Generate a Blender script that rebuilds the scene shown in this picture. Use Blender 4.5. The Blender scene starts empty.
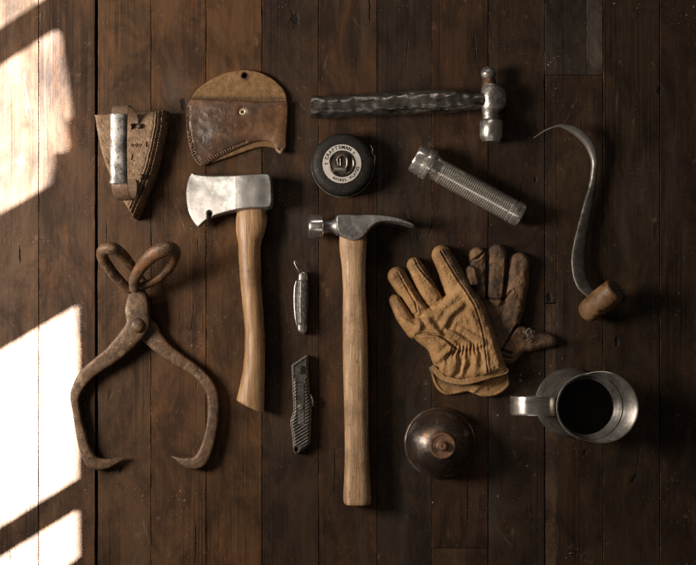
import bpy, bmesh, math, random
import numpy as np
from mathutils import Vector, Matrix, noise as mnoise
from mathutils.geometry import tessellate_polygon

random.seed(7)
SC = bpy.context.scene
COL = SC.collection
S = 0.00115            # metres covered by one photo pixel on the boards
CX, CY = 348.0, 345.0  # where the camera's axis meets the boards
H = 1.6                # camera height

def gp(px, py):        # photo pixel -> metres on the boards
    return ((px - CX) * S, (CY - py) * S)

# ------------------------------------------------------------------ materials
def new_mat(name):
    m = bpy.data.materials.new(name); m.use_nodes = True
    nt = m.node_tree
    return m, nt, nt.nodes, nt.links, nt.nodes['Principled BSDF']

def ramp(nt, fac, stops, interp='LINEAR'):
    r = nt.nodes.new('ShaderNodeValToRGB'); r.color_ramp.interpolation = interp
    e = r.color_ramp.elements
    while len(e) < len(stops): e.new(0.5)
    for k, (p, c) in enumerate(stops):
        e[k].position = p; e[k].color = tuple(c) + (1,) if len(c) == 3 else c
    nt.links.new(fac, r.inputs[0]); return r.outputs[0]

def coords(nt, scale=(1, 1, 1), rot=0, src='Object', off=(0, 0, 0)):
    tc = nt.nodes.new('ShaderNodeTexCoord'); mp = nt.nodes.new('ShaderNodeMapping')
    mp.inputs['Scale'].default_value = scale; mp.inputs['Rotation'].default_value = (0, 0, rot)
    mp.inputs['Location'].default_value = off
    if rot:
        m0 = nt.nodes.new('ShaderNodeMapping'); m0.inputs['Rotation'].default_value = (0, 0, rot)
        nt.links.new(tc.outputs[src], m0.inputs[0]); nt.links.new(m0.outputs[0], mp.inputs[0])
        mp.inputs['Rotation'].default_value = (0, 0, 0)
    else:
        nt.links.new(tc.outputs[src], mp.inputs[0])
    return mp.outputs[0]

def nz(nt, vec, scale, detail=5, rough=0.55, dist=0.0):
    n = nt.nodes.new('ShaderNodeTexNoise'); n.inputs['Scale'].default_value = scale
    n.inputs['Detail'].default_value = detail; n.inputs['Roughness'].default_value = rough
    n.inputs['Distortion'].default_value = dist
    nt.links.new(vec, n.inputs['Vector']); return n.outputs['Fac']

def mix(nt, fac, a, b, mode='MIX'):
    m = nt.nodes.new('ShaderNodeMix'); m.data_type = 'RGBA'; m.blend_type = mode
    for i, v in ((0, fac), (6, a), (7, b)):
        if isinstance(v, (int, float)): m.inputs[i].default_value = v
        elif isinstance(v, (tuple, list)): m.inputs[i].default_value = tuple(v) + (1,)
        else: nt.links.new(v, m.inputs[i])
    return m.outputs[2]

def math_(nt, op, a, b=None, clamp=False):
    m = nt.nodes.new('ShaderNodeMath'); m.operation = op; m.use_clamp = clamp
    for i, v in ((0, a), (1, b)):
        if v is None: continue
        if isinstance(v, (int, float)): m.inputs[i].default_value = v
        else: nt.links.new(v, m.inputs[i])
    return m.outputs[0]

def maprange(nt, v, a, b, c=0.0, d=1.0):
    m = nt.nodes.new('ShaderNodeMapRange'); nt.links.new(v, m.inputs[0])
    for i, x in enumerate((a, b, c, d)): m.inputs[i + 1].default_value = x
    return m.outputs[0]

def surf(name, cols, nscale=60, aniso=(1, 1, 1), rot=0, metal=0.0, rough=(0.4, 0.6), stains=(), bumps=(), spec=0.5,
         detail=6, coat=0, grime_shade=None):
    """cols: 2-3 colours along a noise; stains: (colour, scale, lo, hi); bumps: (scale, strength, aniso)"""
    m, nt, N, L, B = new_mat(name)
    v = coords(nt, aniso, rot)
    f = nz(nt, v, nscale, detail, 0.6)
    st = [(0.32, cols[0]), (0.68, cols[-1])] if len(cols) == 2 else [(0.3, cols[0]), (0.5, cols[1]), (0.7, cols[2])]
    c = ramp(nt, f, st)
    for k, stn in enumerate(stains):
        sc_, s, lo, hi = stn[:4]
        vv = coords(nt, stn[4] if len(stn) > 4 else (1, 1, 1), 0, off=(3.1 * k + 1, 1.7 * k, 0.3))
        c = mix(nt, maprange(nt, nz(nt, vv, s, 6, 0.65), lo, hi), c, sc_)
    if grime_shade:
        at = N.new('ShaderNodeAttribute'); at.attribute_name = 'grime_shade'
        gf = math_(nt, 'MULTIPLY', at.outputs['Fac'], maprange(nt, nz(nt, coords(nt), 90, 6, .7), .25, .55, .35, 1))
        c = mix(nt, gf, c, grime_shade)
    L.new(c, B.inputs['Base Color'])
    B.inputs['Metallic'].default_value = metal
    B.inputs['Specular IOR Level'].default_value = spec
    L.new(maprange(nt, nz(nt, coords(nt, off=(7, 2, 1)), nscale * 1.3, 5), 0.3, 0.7, rough[0], rough[1]), B.inputs['Roughness'])
    if coat: B.inputs['Coat Weight'].default_value = coat; B.inputs['Coat Roughness'].default_value = 0.3
    prev = None
    for (bs, stg, an) in bumps:
        b = N.new('ShaderNodeBump'); b.inputs['Strength'].default_value = 1.0
        b.inputs['Distance'].default_value = stg
        L.new(nz(nt, coords(nt, an, rot), bs, 4, 0.6), b.inputs['Height'])
        if prev: L.new(prev, b.inputs['Normal'])
        prev = b.outputs[0]
    if prev: L.new(prev, B.inputs['Normal'])
    return m

# ------------------------------------------------------------------ objects
class Thing:
    """A thing whose shape is written in photo pixels round its anchor; heights in the same unit."""
    def __init__(self, name, label, cat, ax, ay, zref=0.0):
        self.k = S * (1 - zref * S / H); self.ax, self.ay = ax, ay
        e = bpy.data.objects.new(name, None); COL.objects.link(e)
        e.empty_display_size = 0.02
        e.location = ((ax - CX) * self.k, (CY - ay) * self.k, 0)
        e['label'] = label; e['category'] = cat
        self.root = e
    def loc(self, x, y, z):
        return ((x - self.ax) * self.k, (self.ay - y) * self.k, z * S)
    def mesh(self, name, verts, faces, mat, parent=None, smooth=35, label=None):
        me = bpy.data.meshes.new(name)
        me.from_pydata([self.loc(*v) for v in verts], [], faces)
        me.validate(); me.update()
        bm = bmesh.new(); bm.from_mesh(me)
        bmesh.ops.recalc_face_normals(bm, faces=bm.faces); bm.to_mesh(me); bm.free()
        me.materials.append(mat)
        if smooth:
            me.shade_smooth(); me.set_sharp_from_angle(angle=math.radians(smooth))
        o = bpy.data.objects.new(name, me); COL.objects.link(o)
        o.parent = parent or self.root
        if label: o['label'] = label
        return o

def catmull(pts, n=6, closed=False):
    pts = [np.array(p, float) for p in pts]; out = []
    N = len(pts); rng = range(N) if closed else range(N - 1)
    for i in rng:
        if closed: p0, p1, p2, p3 = pts[i - 1], pts[i], pts[(i + 1) % N], pts[(i + 2) % N]
        else:
            p1, p2 = pts[i], pts[i + 1]
            p0 = pts[i - 1] if i else 2 * p1 - p2
            p3 = pts[i + 2] if i + 2 < N else 2 * p2 - p1
        for j in range(n):
            t = j / n
            out.append(0.5 * ((2 * p1) + (-p0 + p2) * t + (2 * p0 - 5 * p1 + 4 * p2 - p3) * t * t + (-p0 + 3 * p1 - 3 * p2 + p3) * t ** 3))
    if not closed: out.append(pts[-1])
    return out

def seg_dist(X, Y, poly, closed=True):
    D = np.full(X.shape, 1e9); n = len(poly)
    for i in range(n if closed else n - 1):
        ax, ay = poly[i][:2]; bx, by = poly[(i + 1) % n][:2]
        dx, dy = bx - ax, by - ay; L2 = dx * dx + dy * dy + 1e-12
        t = np.clip(((X - ax) * dx + (Y - ay) * dy) / L2, 0, 1)
        D = np.minimum(D, np.hypot(X - ax - t * dx, Y - ay - t * dy))
    return D

def poly_sd(X, Y, poly):
    ins = np.zeros(X.shape, bool); n = len(poly)
    for i in range(n):
        ax, ay = poly[i][:2]; bx, by = poly[(i + 1) % n][:2]
        if ay == by: continue
        c = ((ay > Y) != (by > Y)) & (X < (bx - ax) * (Y - ay) / (by - ay) + ax)
        ins ^= c
    D = seg_dist(X, Y, poly)
    return np.where(ins, D, -D)

def capsule(X, Y, pts):
    """chain of (x,y,r): signed distance, local radius and place along the chain"""
    best = np.full(X.shape, -1e9); R = np.ones(X.shape)
    for a, b in zip(pts[:-1], pts[1:]):
        dx, dy = b[0] - a[0], b[1] - a[1]; L2 = dx * dx + dy * dy
        t = np.clip(((X - a[0]) * dx + (Y - a[1]) * dy) / L2, 0, 1)
        r = a[2] + (b[2] - a[2]) * t
        sd = r - np.hypot(X - a[0] - t * dx, Y - a[1] - t * dy)
        R = np.where(sd > best, r, R); best = np.maximum(best, sd)
    return best, R

def vnoise(X, Y, s, seed=0):
    """smooth value noise -1..1"""
    rs = np.random.RandomState(seed); G = rs.uniform(-1, 1, (64, 64))
    x = X / s + 100.3; y = Y / s + 57.7
    xi = np.floor(x).astype(int); yi = np.floor(y).astype(int); fx = x - xi; fy = y - yi
    fx = fx * fx * (3 - 2 * fx); fy = fy * fy * (3 - 2 * fy)
    g = lambda a, b: G[a % 64, b % 64]
    return (g(xi, yi) * (1 - fx) + g(xi + 1, yi) * fx) * (1 - fy) + (g(xi, yi + 1) * (1 - fx) + g(xi + 1, yi + 1) * fx) * fy

def inflate(T, name, mat, sdf, box, top, bottom, cell=0.6, parent=None, smooth=50, label=None, grime_shade=None):
    """solid whose plan is sdf(X,Y)>0; top/bottom(X,Y,sd) give its heights"""
    x0, y0, x1, y1 = box
    xs = np.arange(x0, x1 + cell, cell); ys = np.arange(y0, y1 + cell, cell)
    X, Y = np.meshgrid(xs, ys, indexing='ij')
    Xc, Yc = X[:-1, :-1] + cell / 2, Y[:-1, :-1] + cell / 2
    keep = sdf(Xc, Yc) > 0
    used = np.zeros(X.shape, int)
    for a in (0, 1):
        for b in (0, 1):
            used[a:a + keep.shape[0], b:b + keep.shape[1]] += keep
    idx = np.argwhere(used > 0); num = -np.ones(X.shape, int); num[tuple(idx.T)] = np.arange(len(idx))
    vx, vy = X[tuple(idx.T)].copy(), Y[tuple(idx.T)].copy()
    bnd = used[tuple(idx.T)] < 4
    for _ in range(3):
        bx, by = vx[bnd], vy[bnd]; e = 0.05
        s0 = sdf(bx, by); gx = (sdf(bx + e, by) - sdf(bx - e, by)) / (2 * e); gy = (sdf(bx, by + e) - sdf(bx, by - e)) / (2 * e)
        g2 = np.maximum(gx * gx + gy * gy, 0.25)
        mv = np.clip(s0 / g2, -cell, cell)
        vx[bnd] = bx - gx * mv; vy[bnd] = by - gy * mv
    sd = np.maximum(sdf(vx, vy), 0); sd[bnd] = 0
    zt = top(vx, vy, sd); zb = bottom(vx, vy, sd) if callable(bottom) else np.full(zt.shape, float(bottom))
    zt = np.maximum(zt, zb + 0.05)
    n = len(vx)
    verts = [(vx[i], vy[i], zt[i]) for i in range(n)] + [(vx[i], vy[i], zb[i]) for i in range(n)]
    faces = []; K = np.argwhere(keep)
    kp = np.pad(keep, 1)
    for i, j in K:
        a, b, c, d = num[i, j], num[i + 1, j], num[i + 1, j + 1], num[i, j + 1]
        faces.append((a, b, c, d)); faces.append((d + n, c + n, b + n, a + n))
        if not kp[i, j + 1]: faces.append((a, d, d + n, a + n))
        if not kp[i + 2, j + 1]: faces.append((c, b, b + n, c + n))
        if not kp[i + 1, j]: faces.append((b, a, a + n, b + n))
        if not kp[i + 1, j + 2]: faces.append((d, c, c + n, d + n))
    o = T.mesh(name, verts, faces, mat, parent, smooth, label)
    if grime_shade:
        g = np.clip(grime_shade(vx, vy), 0, 1); a = o.data.attributes.new('grime_shade', 'FLOAT', 'POINT')
        a.data.foreach_set('value', np.concatenate([g, g]))
    return o

def bev(sd, r):      # rounded edge rising from 0 to 1 over width r
    t = np.clip(sd / r, 0, 1); return np.sqrt(np.maximum(1 - (1 - t) ** 2, 0))

def loft(T, name, mat, st, n=8, m=36, p=1.0, cap=(1.0, 1.0), parent=None, jitter=0.0, jscale=10, smooth=50, label=None):
    """st: (Lx,Ly,Rx,Ry,zc,hz) stations; ring = superellipse across L-R"""
    C = catmull(st, n)
    rings = []
    def ring(s, k, adv):
        Lp, Rp = s[:2], s[2:4]; c = (Lp + Rp) / 2 + adv; a = (Rp - Lp) / 2 * k
        out = []
        for i in range(m):
            th = 2 * math.pi * i / m; cs, sn = math.cos(th), math.sin(th)
            cs = math.copysign(abs(cs) ** p, cs); sn = math.copysign(abs(sn) ** p, sn)
            out.append([c[0] + a[0] * cs, c[1] + a[1] * cs, s[4] + s[5] * k * sn])
        return out
    def mid(s): return (s[:2] + s[2:4]) / 2
    d0 = mid(C[0]) - mid(C[1]); d0 = d0 / (np.linalg.norm(d0) + 1e-9)
    d1 = mid(C[-1]) - mid(C[-2]); d1 = d1 / (np.linalg.norm(d1) + 1e-9)
    for a in (0.15, 0.4, 0.7, 0.95):
        rings.append(ring(C[0], math.sin(math.acos(1 - a) if a < 1 else 1.57) , d0 * cap[0] * (1 - a)))
    for s in C: rings.append(ring(s, 1, 0))
    for a in (0.95, 0.7, 0.4, 0.15):
        rings.append(ring(C[-1], math.sin(math.acos(1 - a)), d1 * cap[1] * (1 - a)))
    V = [tuple(q) for r in rings for q in r]
    if jitter:
        V = [tuple(Vector(q) + mnoise.noise_vector(Vector(q) / jscale) * jitter) for q in V]
    F = []
    for i in range(len(rings) - 1):
        for j in range(m):
            F.append((i * m + j, i * m + (j + 1) % m, (i + 1) * m + (j + 1) % m, (i + 1) * m + j))
    F.append(tuple(range(m))); F.append(tuple((len(rings) - 1) * m + j for j in range(m)))
    return T.mesh(name, V, F, mat, parent, smooth, label)

def tube(T, name, mat, pts, n=8, m=16, closed=False, flat=1.0, parent=None, jitter=0.0, label=None, width_dir=None):
    """pts: (x,y,z,r). flat/width_dir make a ribbon: r along width_dir, r*flat across"""
    C = catmull(pts, n, closed); P = [Vector(c[:3]) for c in C]; N = len(P)
    up = Vector((0, 0, 1)); V = []; F = []; prev = None
    for i in range(N):
        a = P[(i - 1) % N] if (closed or i) else P[i]; b = P[(i + 1) % N] if (closed or i < N - 1) else P[i]
        t = (b - a).normalized()
        if width_dir is not None:
            u = Vector(width_dir); u = (u - t * u.dot(t)).normalized()
        else:
            if prev is None: u = t.cross(up); u = u.normalized() if u.length > .1 else Vector((1, 0, 0))
            else: u = (prev - t * prev.dot(t)).normalized()
        prev = u; w = t.cross(u); r = C[i][3]
        for j in range(m):
            th = 2 * math.pi * j / m; cs, sn = math.cos(th), math.sin(th)
            if width_dir is not None:
                cs = math.copysign(abs(cs) ** .4, cs); sn = math.copysign(abs(sn) ** .4, sn)
            q = P[i] + u * (r * cs) + w * (r * flat * sn)
            if jitter: q = q + mnoise.noise_vector(q / 7) * jitter
            V.append(tuple(q))
    for i in range(N if closed else N - 1):
        k = (i + 1) % N
        for j in range(m): F.append((i * m + j, i * m + (j + 1) % m, k * m + (j + 1) % m, k * m + j))
    if not closed: F.append(tuple(range(m))); F.append(tuple((N - 1) * m + j for j in range(m)))
    return T.mesh(name, V, F, mat, parent, 50, label)

def revolve(T, name, mat, o, d, prof, m=64, parent=None, smooth=35, sx=1.0, label=None, fn=None):
    """prof: (t,r) along direction d from o"""
    o = Vector(o); d = Vector(d).normalized()
    u = d.cross(Vector((0, 0, 1)));  u = u.normalized() if u.length > .01 else Vector((1, 0, 0))
    w = d.cross(u); V = []; F = []
    for (t, r) in prof:
        for j in range(m):
            th = 2 * math.pi * j / m
            q = o + d * t + u * (r * math.cos(th)) + w * (r * math.sin(th))
            if fn: q = fn(q, t, r, th)
            V.append(tuple(q))
    for i in range(len(prof) - 1):
        for j in range(m): F.append((i * m + j, i * m + (j + 1) % m, (i + 1) * m + (j + 1) % m, (i + 1) * m + j))
    if prof[0][1] > 0.01: F.append(tuple(range(m)))
    if prof[-1][1] > 0.01: F.append(tuple((len(prof) - 1) * m + j for j in range(m)))
    return T.mesh(name, V, F, mat, parent, smooth, label)

def text_mesh(T, name, mat, items, parent=None, depth=0.25):
    """items: (char, x, y, size, angle, z) -> one mesh"""
    V, F = [], []
    for ch, x, y, size, ang, z in items:
        cu = bpy.data.curves.new('glyph', 'FONT'); cu.body = ch; cu.size = 1; cu.extrude = 0.06
        cu.offset = 0.014; cu.align_x = 'CENTER'; cu.align_y = 'CENTER'; cu.resolution_u = 3
        ob = bpy.data.objects.new('glyph', cu); COL.objects.link(ob)
        bpy.context.view_layer.update()
        me = bpy.data.meshes.new_from_object(ob.evaluated_get(bpy.context.evaluated_depsgraph_get()))
        b = len(V); c, s = math.cos(ang), math.sin(ang)
        zs = [v.co.z for v in me.vertices] or [0]
        for v in me.vertices:
            px, py = v.co.x * size, v.co.y * size
            V.append((x + px * c - py * s, y - (px * s + py * c), z + (depth if v.co.z > 0 else -depth)))
        for p in me.polygons: F.append(tuple(b + i for i in p.vertices))
        bpy.data.meshes.remove(me); bpy.data.objects.remove(ob); bpy.data.curves.remove(cu)
    return T.mesh(name, V, F, mat, parent, 0)

# ================================================================== FLOOR
def floor_material():
    m, nt, N, L, B = new_mat('old_stained_boards')
    tone = N.new('ShaderNodeAttribute'); tone.attribute_name = 'board_tone'
    rnd = N.new('ShaderNodeAttribute'); rnd.attribute_name = 'board_shift'
    tc = N.new('ShaderNodeTexCoord')
    sh = N.new('ShaderNodeVectorMath'); sh.operation = 'ADD'
    L.new(tc.outputs['Object'], sh.inputs[0]); L.new(rnd.outputs['Vector'], sh.inputs[1])
    base = sh.outputs[0]
    def mapped(scale, src=None):
        mp = N.new('ShaderNodeMapping'); mp.inputs['Scale'].default_value = scale
        L.new(src or base, mp.inputs[0]); return mp.outputs[0]
    # long soft grain, fine saw lines, blotches
    g1 = nz(nt, mapped((60, 2.2, 1)), 1.0, 6, 0.65, 0.6)
    g2 = nz(nt, mapped((420, 5, 1)), 1.0, 4, 0.6)
    bl = nz(nt, mapped((24, 11, 1)), 1.0, 7, 0.74, 0.5)
    c = mix(nt, maprange(nt, g1, 0.3, 0.72), tone.outputs['Color'], (0.5, 0.5, 0.5), 'MULTIPLY')
    c = mix(nt, maprange(nt, g1, 0.25, 0.75), c, tone.outputs['Color'])
    saw = maprange(nt, nz(nt, mapped((22, 3, 1)), 1.0, 3), 0.48, 0.62, .08, .75)
    c = mix(nt, math_(nt, 'MULTIPLY', maprange(nt, g2, 0.44, 0.62), saw), c, (0.30, 0.25, 0.2), 'MULTIPLY')
    c = mix(nt, maprange(nt, bl, 0.40, 0.58), mix(nt, 1.0, c, (0.42, 0.40, 0.39), 'MULTIPLY'), c)
    warm = nz(nt, mapped((30, 10, 1)), 1.3, 6, 0.72, 0.3)
    c = mix(nt, maprange(nt, warm, 0.54, 0.64, 0, 0.55), c, mix(nt, 1.0, c, (1.75, 1.45, 1.15), 'MULTIPLY'))
    grey = nz(nt, mapped((30, 4, 1)), 1.0, 6, 0.6)
    c = mix(nt, maprange(nt, grey, 0.56, 0.76, 0, 0.5), c, (0.075, 0.062, 0.052))
    # worn pale scuffs
    scf = nz(nt, mapped((40, 28, 1)), 1.0, 6, 0.75)
    c = mix(nt, maprange(nt, scf, 0.62, 0.74, 0, 0.5), c, (0.20, 0.13, 0.078))
    # thin scratches: two directions
    for k, (rz, sc_, thr) in enumerate(((0.5, 11, 0.010), (-0.9, 8, 0.008), (1.35, 14, 0.008))):
        mp = N.new('ShaderNodeMapping'); mp.inputs['Rotation'].default_value = (0, 0, rz)
        mp.inputs['Scale'].default_value = (1, .35, 1); L.new(tc.outputs['Object'], mp.inputs[0])
        vo = N.new('ShaderNodeTexVoronoi'); vo.feature = 'DISTANCE_TO_EDGE'; vo.inputs['Scale'].default_value = sc_
        L.new(mp.outputs[0], vo.inputs['Vector'])
        line = maprange(nt, vo.outputs['Distance'], 0.0, thr, 1, 0)
        msk = maprange(nt, nz(nt, mapped((9, 9, 1), tc.outputs['Object']), 1.3 + k, 4), 0.60, 0.70)
        c = mix(nt, math_(nt, 'MULTIPLY', math_(nt, 'MULTIPLY', line, msk), 0.4), c, (0.16, 0.12, 0.09))
    # pale specks of plaster and dust, three sizes
    for sc_, rad, den, stg in ((230, 0.22, 1.01, .7), (120, 0.15, 0.985, .85), (520, 0.30, 0.97, .5)):
        vo = N.new('ShaderNodeTexVoronoi'); vo.inputs['Scale'].default_value = sc_
        wob = N.new('ShaderNodeVectorMath'); wob.operation = 'ADD'
        nn = N.new('ShaderNodeTexNoise'); nn.inputs['Scale'].default_value = sc_ * 3
        L.new(tc.outputs['Object'], nn.inputs['Vector'])
        ms = N.new('ShaderNodeVectorMath'); ms.operation = 'SCALE'; ms.inputs['Scale'].default_value = 0.6 / sc_
        L.new(nn.outputs['Color'], ms.inputs[0]); L.new(tc.outputs['Object'], wob.inputs[0]); L.new(ms.outputs[0], wob.inputs[1])
        L.new(wob.outputs[0], vo.inputs['Vector'])
        sep = N.new('ShaderNodeSeparateColor'); L.new(vo.outputs['Color'], sep.inputs[0])
        dot = maprange(nt, vo.outputs['Distance'], rad * .45, rad, 1, 0)
        clu = maprange(nt, nz(nt, mapped((1, 1, 1), tc.outputs['Object']), 14, 3), 0.45, 0.68)
        on = math_(nt, 'GREATER_THAN', math_(nt, 'ADD', sep.outputs[0], math_(nt, 'MULTIPLY', math_(nt, 'POWER', clu, 3.0), 0.22)), den + .03)
        c = mix(nt, math_(nt, 'MULTIPLY', math_(nt, 'MULTIPLY', dot, on), stg), c, (0.34, 0.27, 0.2))
    # dark nail holes and pits
    vo = N.new('ShaderNodeTexVoronoi'); vo.inputs['Scale'].default_value = 26
    L.new(mapped((1, 0.6, 1)), vo.inputs['Vector'])
    sep = N.new('ShaderNodeSeparateColor'); L.new(vo.outputs['Color'], sep.inputs[0])
    pit = math_(nt, 'MULTIPLY', maprange(nt, vo.outputs['Distance'], 0.03, 0.055, 1, 0), math_(nt, 'GREATER_THAN', sep.outputs[1], 0.86))
    c = mix(nt, pit, c, (0.004, 0.003, 0.003))
    # broken cracks running with the grain
    vo = N.new('ShaderNodeTexVoronoi'); vo.feature = 'DISTANCE_TO_EDGE'; vo.inputs['Scale'].default_value = 1.0
    L.new(mapped((24, 2.0, 1)), vo.inputs['Vector'])
    ck = math_(nt, 'MULTIPLY', maprange(nt, vo.outputs['Distance'], 0.0, 0.010, 1, 0), maprange(nt, nz(nt, mapped((20, 16, 1)), 1, 4), 0.58, 0.66))
    c = mix(nt, math_(nt, 'MULTIPLY', ck, 0.85), c, (0.006, 0.004, 0.003))
    # knots, broken chips and nail holes of these very boards
    wn = N.new('ShaderNodeTexNoise'); wn.inputs['Scale'].default_value = 160; wn.inputs['Detail'].default_value = 4
    L.new(tc.outputs['Object'], wn.inputs['Vector'])
    for (kx, ky, rx, ry) in ((295, 20, 5, 8), (183, 104, 3, 6), (549, 298, 3.2, 4.5), (585, 452, 1.4, 3), (617, 342, 2, 4.5), (623, 296, 4, 7), (370, 9, 1, 13), (536, 180, 1.5, 3), (468, 500, .8, 26), (20, 255, 1.3, 8), (335, 470, .7, 30), (196, 545, .9, 22), (660, 90, 3, 4), (121, 470, 2, 3)):
        X0, Y0 = gp(kx, ky)
        mp = N.new('ShaderNodeMapping'); mp.inputs['Location'].default_value = (-X0 / (rx * S), -Y0 / (ry * S), 0); mp.inputs['Scale'].default_value = (1 / (rx * S), 1 / (ry * S), 0)
        L.new(tc.outputs['Object'], mp.inputs[0])
        ad = N.new('ShaderNodeVectorMath'); ad.operation = 'MULTIPLY_ADD'; ad.inputs[1].default_value = (2.2, 2.2, 0); 
        L.new(wn.outputs['Color'], ad.inputs[0]); L.new(mp.outputs[0], ad.inputs[2])
        sb = N.new('ShaderNodeVectorMath'); sb.operation = 'SUBTRACT'; sb.inputs[1].default_value = (1.1, 1.1, 0); L.new(ad.outputs[0], sb.inputs[0])
        ln = N.new('ShaderNodeVectorMath'); ln.operation = 'LENGTH'; L.new(sb.outputs[0], ln.inputs[0])
        kf = maprange(nt, ln.outputs['Value'], .55, 1.15, .9, 0)
        c = mix(nt, kf, c, (.008, .005, .004)); pit = math_(nt, 'MAXIMUM', pit, kf)
    L.new(c, B.inputs['Base Color'])
    L.new(maprange(nt, bl, 0.3, 0.7, 0.70, 0.52), B.inputs['Roughness'])
    B.inputs['Specular IOR Level'].default_value = 0.17
    hgt = math_(nt, 'ADD', math_(nt, 'MULTIPLY', math_(nt, 'MULTIPLY', g2, saw), 0.6), math_(nt, 'MULTIPLY', g1, 0.9))
    hgt = math_(nt, 'ADD', hgt, math_(nt, 'MULTIPLY', scf, 0.8))
    hgt = math_(nt, 'SUBTRACT', hgt, math_(nt, 'MULTIPLY', math_(nt, 'ADD', ck, pit), 2.0))
    b = N.new('ShaderNodeBump'); b.inputs['Strength'].default_value = 0.8; b.inputs['Distance'].default_value = 0.0007
    L.new(hgt, b.inputs['Height']); L.new(b.outputs[0], B.inputs['Normal'])
    return m

def plank_floor():
    seams = [-700, -640, -585, -528, -470, -412, -355, -298, -240, -182, -125, -72, -18, 38.5, 97, 151, 206, 262, 318.5, 377, 432, 488, 545, 603, 660,
             717, 773, 830, 887, 945, 1002, 1058, 1115, 1172, 1230, 1290]
    R = (0.125, 0.068, 0.038); rb = (0.115, 0.056, 0.030); gy = (0.088, 0.057, 0.038); dk = (0.085, 0.050, 0.031); wm = (0.14, 0.073, 0.036)
    cols = {-18: (.135, .083, .050), 38.5: (.125, .071, .043), 97: (.145, .079, .044), 151: (.150, .081, .042), 206: (.152, .080, .040), 262: (.098, .058, .036),
            318.5: (.128, .069, .038), 377: (.090, .058, .041), 432: (.122, .067, .040), 488: (.088, .058, .041), 545: (.108, .066, .042), 603: (.096, .062, .043), 660: (.090, .058, .040)}
    alt = [R, rb, gy, dk, wm]
    V, F, tone, shift = [], [], [], []
    def plank(x0, x1, y0, y1, z, col):   # photo pixels, y0<y1 (downwards)
        rx, ry = random.random() * 5, random.random() * 5
        b = 0.35; g = random.choice((.1, .2, .42))
        xs = [x0 + g, x0 + g + b, x1 - g - b, x1 - g]
        jt = [random.gauss(0, .22) for _ in range(160)]; n = 160
        base = len(V)
        yy = [y0 + (y1 - y0) * k / (n - 1) for k in range(n)]
        yy[0] += .3; yy[-1] -= .3
        for k, y in enumerate(yy):
            e = 1.0 if 0 < k < n - 1 else 0.6
            X0, Y0 = gp(xs[0] + jt[k] * .5, y); X1, _ = gp(xs[1] + jt[k] * .5, y); X2, _ = gp(xs[2] + jt[-k] * .5, y); X3, _ = gp(xs[3] + jt[-k] * .5, y)
            V.extend([(X0, Y0, -0.02), (X0, Y0, z - 0.0006), (X1, Y0, z), (X2, Y0, z), (X3, Y0, z - 0.0006), (X3, Y0, -0.02)])
        for k in range(n - 1):
            wearL, wearR = (random.random() < .35), (random.random() < .35)
            for j in range(5):
                F.append((base + k * 6 + j, base + k * 6 + j + 1, base + k * 6 + 7 + j, base + k * 6 + 6 + j)); tone.append(tuple(min(c_ * 2.4, .4) for c_ in col) if (j == 1 and wearL) or (j == 3 and wearR) else col); shift.append((rx, ry, 0))
        F.append(tuple(base + j for j in range(6))); F.append(tuple(base + (n - 1) * 6 + j for j in range(6))); tone.extend([col] * 2); shift.extend([(rx, ry, 0)] * 2)
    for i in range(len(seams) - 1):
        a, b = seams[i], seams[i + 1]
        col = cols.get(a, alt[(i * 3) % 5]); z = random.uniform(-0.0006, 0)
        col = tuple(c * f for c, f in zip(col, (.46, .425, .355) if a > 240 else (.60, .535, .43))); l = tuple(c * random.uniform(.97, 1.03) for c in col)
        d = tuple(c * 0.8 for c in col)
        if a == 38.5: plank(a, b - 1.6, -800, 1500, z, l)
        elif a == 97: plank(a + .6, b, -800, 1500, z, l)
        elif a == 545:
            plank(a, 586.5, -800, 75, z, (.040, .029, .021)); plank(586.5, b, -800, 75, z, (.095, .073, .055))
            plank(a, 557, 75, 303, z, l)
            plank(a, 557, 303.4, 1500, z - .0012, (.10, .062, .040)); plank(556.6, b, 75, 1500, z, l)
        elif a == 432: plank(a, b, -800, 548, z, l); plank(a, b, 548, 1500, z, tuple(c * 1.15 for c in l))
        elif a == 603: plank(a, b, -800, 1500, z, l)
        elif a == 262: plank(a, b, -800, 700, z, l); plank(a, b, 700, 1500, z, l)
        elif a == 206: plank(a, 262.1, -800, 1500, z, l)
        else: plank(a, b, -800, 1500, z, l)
    me = bpy.data.meshes.new('floor'); me.from_pydata(V, [], F); me.update()
    bm = bmesh.new(); bm.from_mesh(me); bmesh.ops.recalc_face_normals(bm, faces=bm.faces); bm.to_mesh(me); bm.free()
    at = me.attributes.new('board_tone', 'FLOAT_COLOR', 'FACE'); at2 = me.attributes.new('board_shift', 'FLOAT_VECTOR', 'FACE')
    at.data.foreach_set('color', [x for c in tone for x in (*c, 1)])
    at2.data.foreach_set('vector', [x for c in shift for x in c])
    me.materials.append(floor_material())
    o = bpy.data.objects.new('floor', me); COL.objects.link(o); o['kind'] = 'structure'
    # dark ground below the boards
    me = bpy.data.meshes.new('ground')
    me.from_pydata([(-3, -3, -.021), (3, -3, -.021), (3, 3, -.021), (-3, 3, -.021)], [], [(0, 1, 2, 3)])
    me.materials.append(surf('dark_dirt', [(.010, .008, .006), (.02, .015, .01)], 40))
    o = bpy.data.objects.new('ground', me); COL.objects.link(o); o['kind'] = 'structure'
plank_floor()

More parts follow.
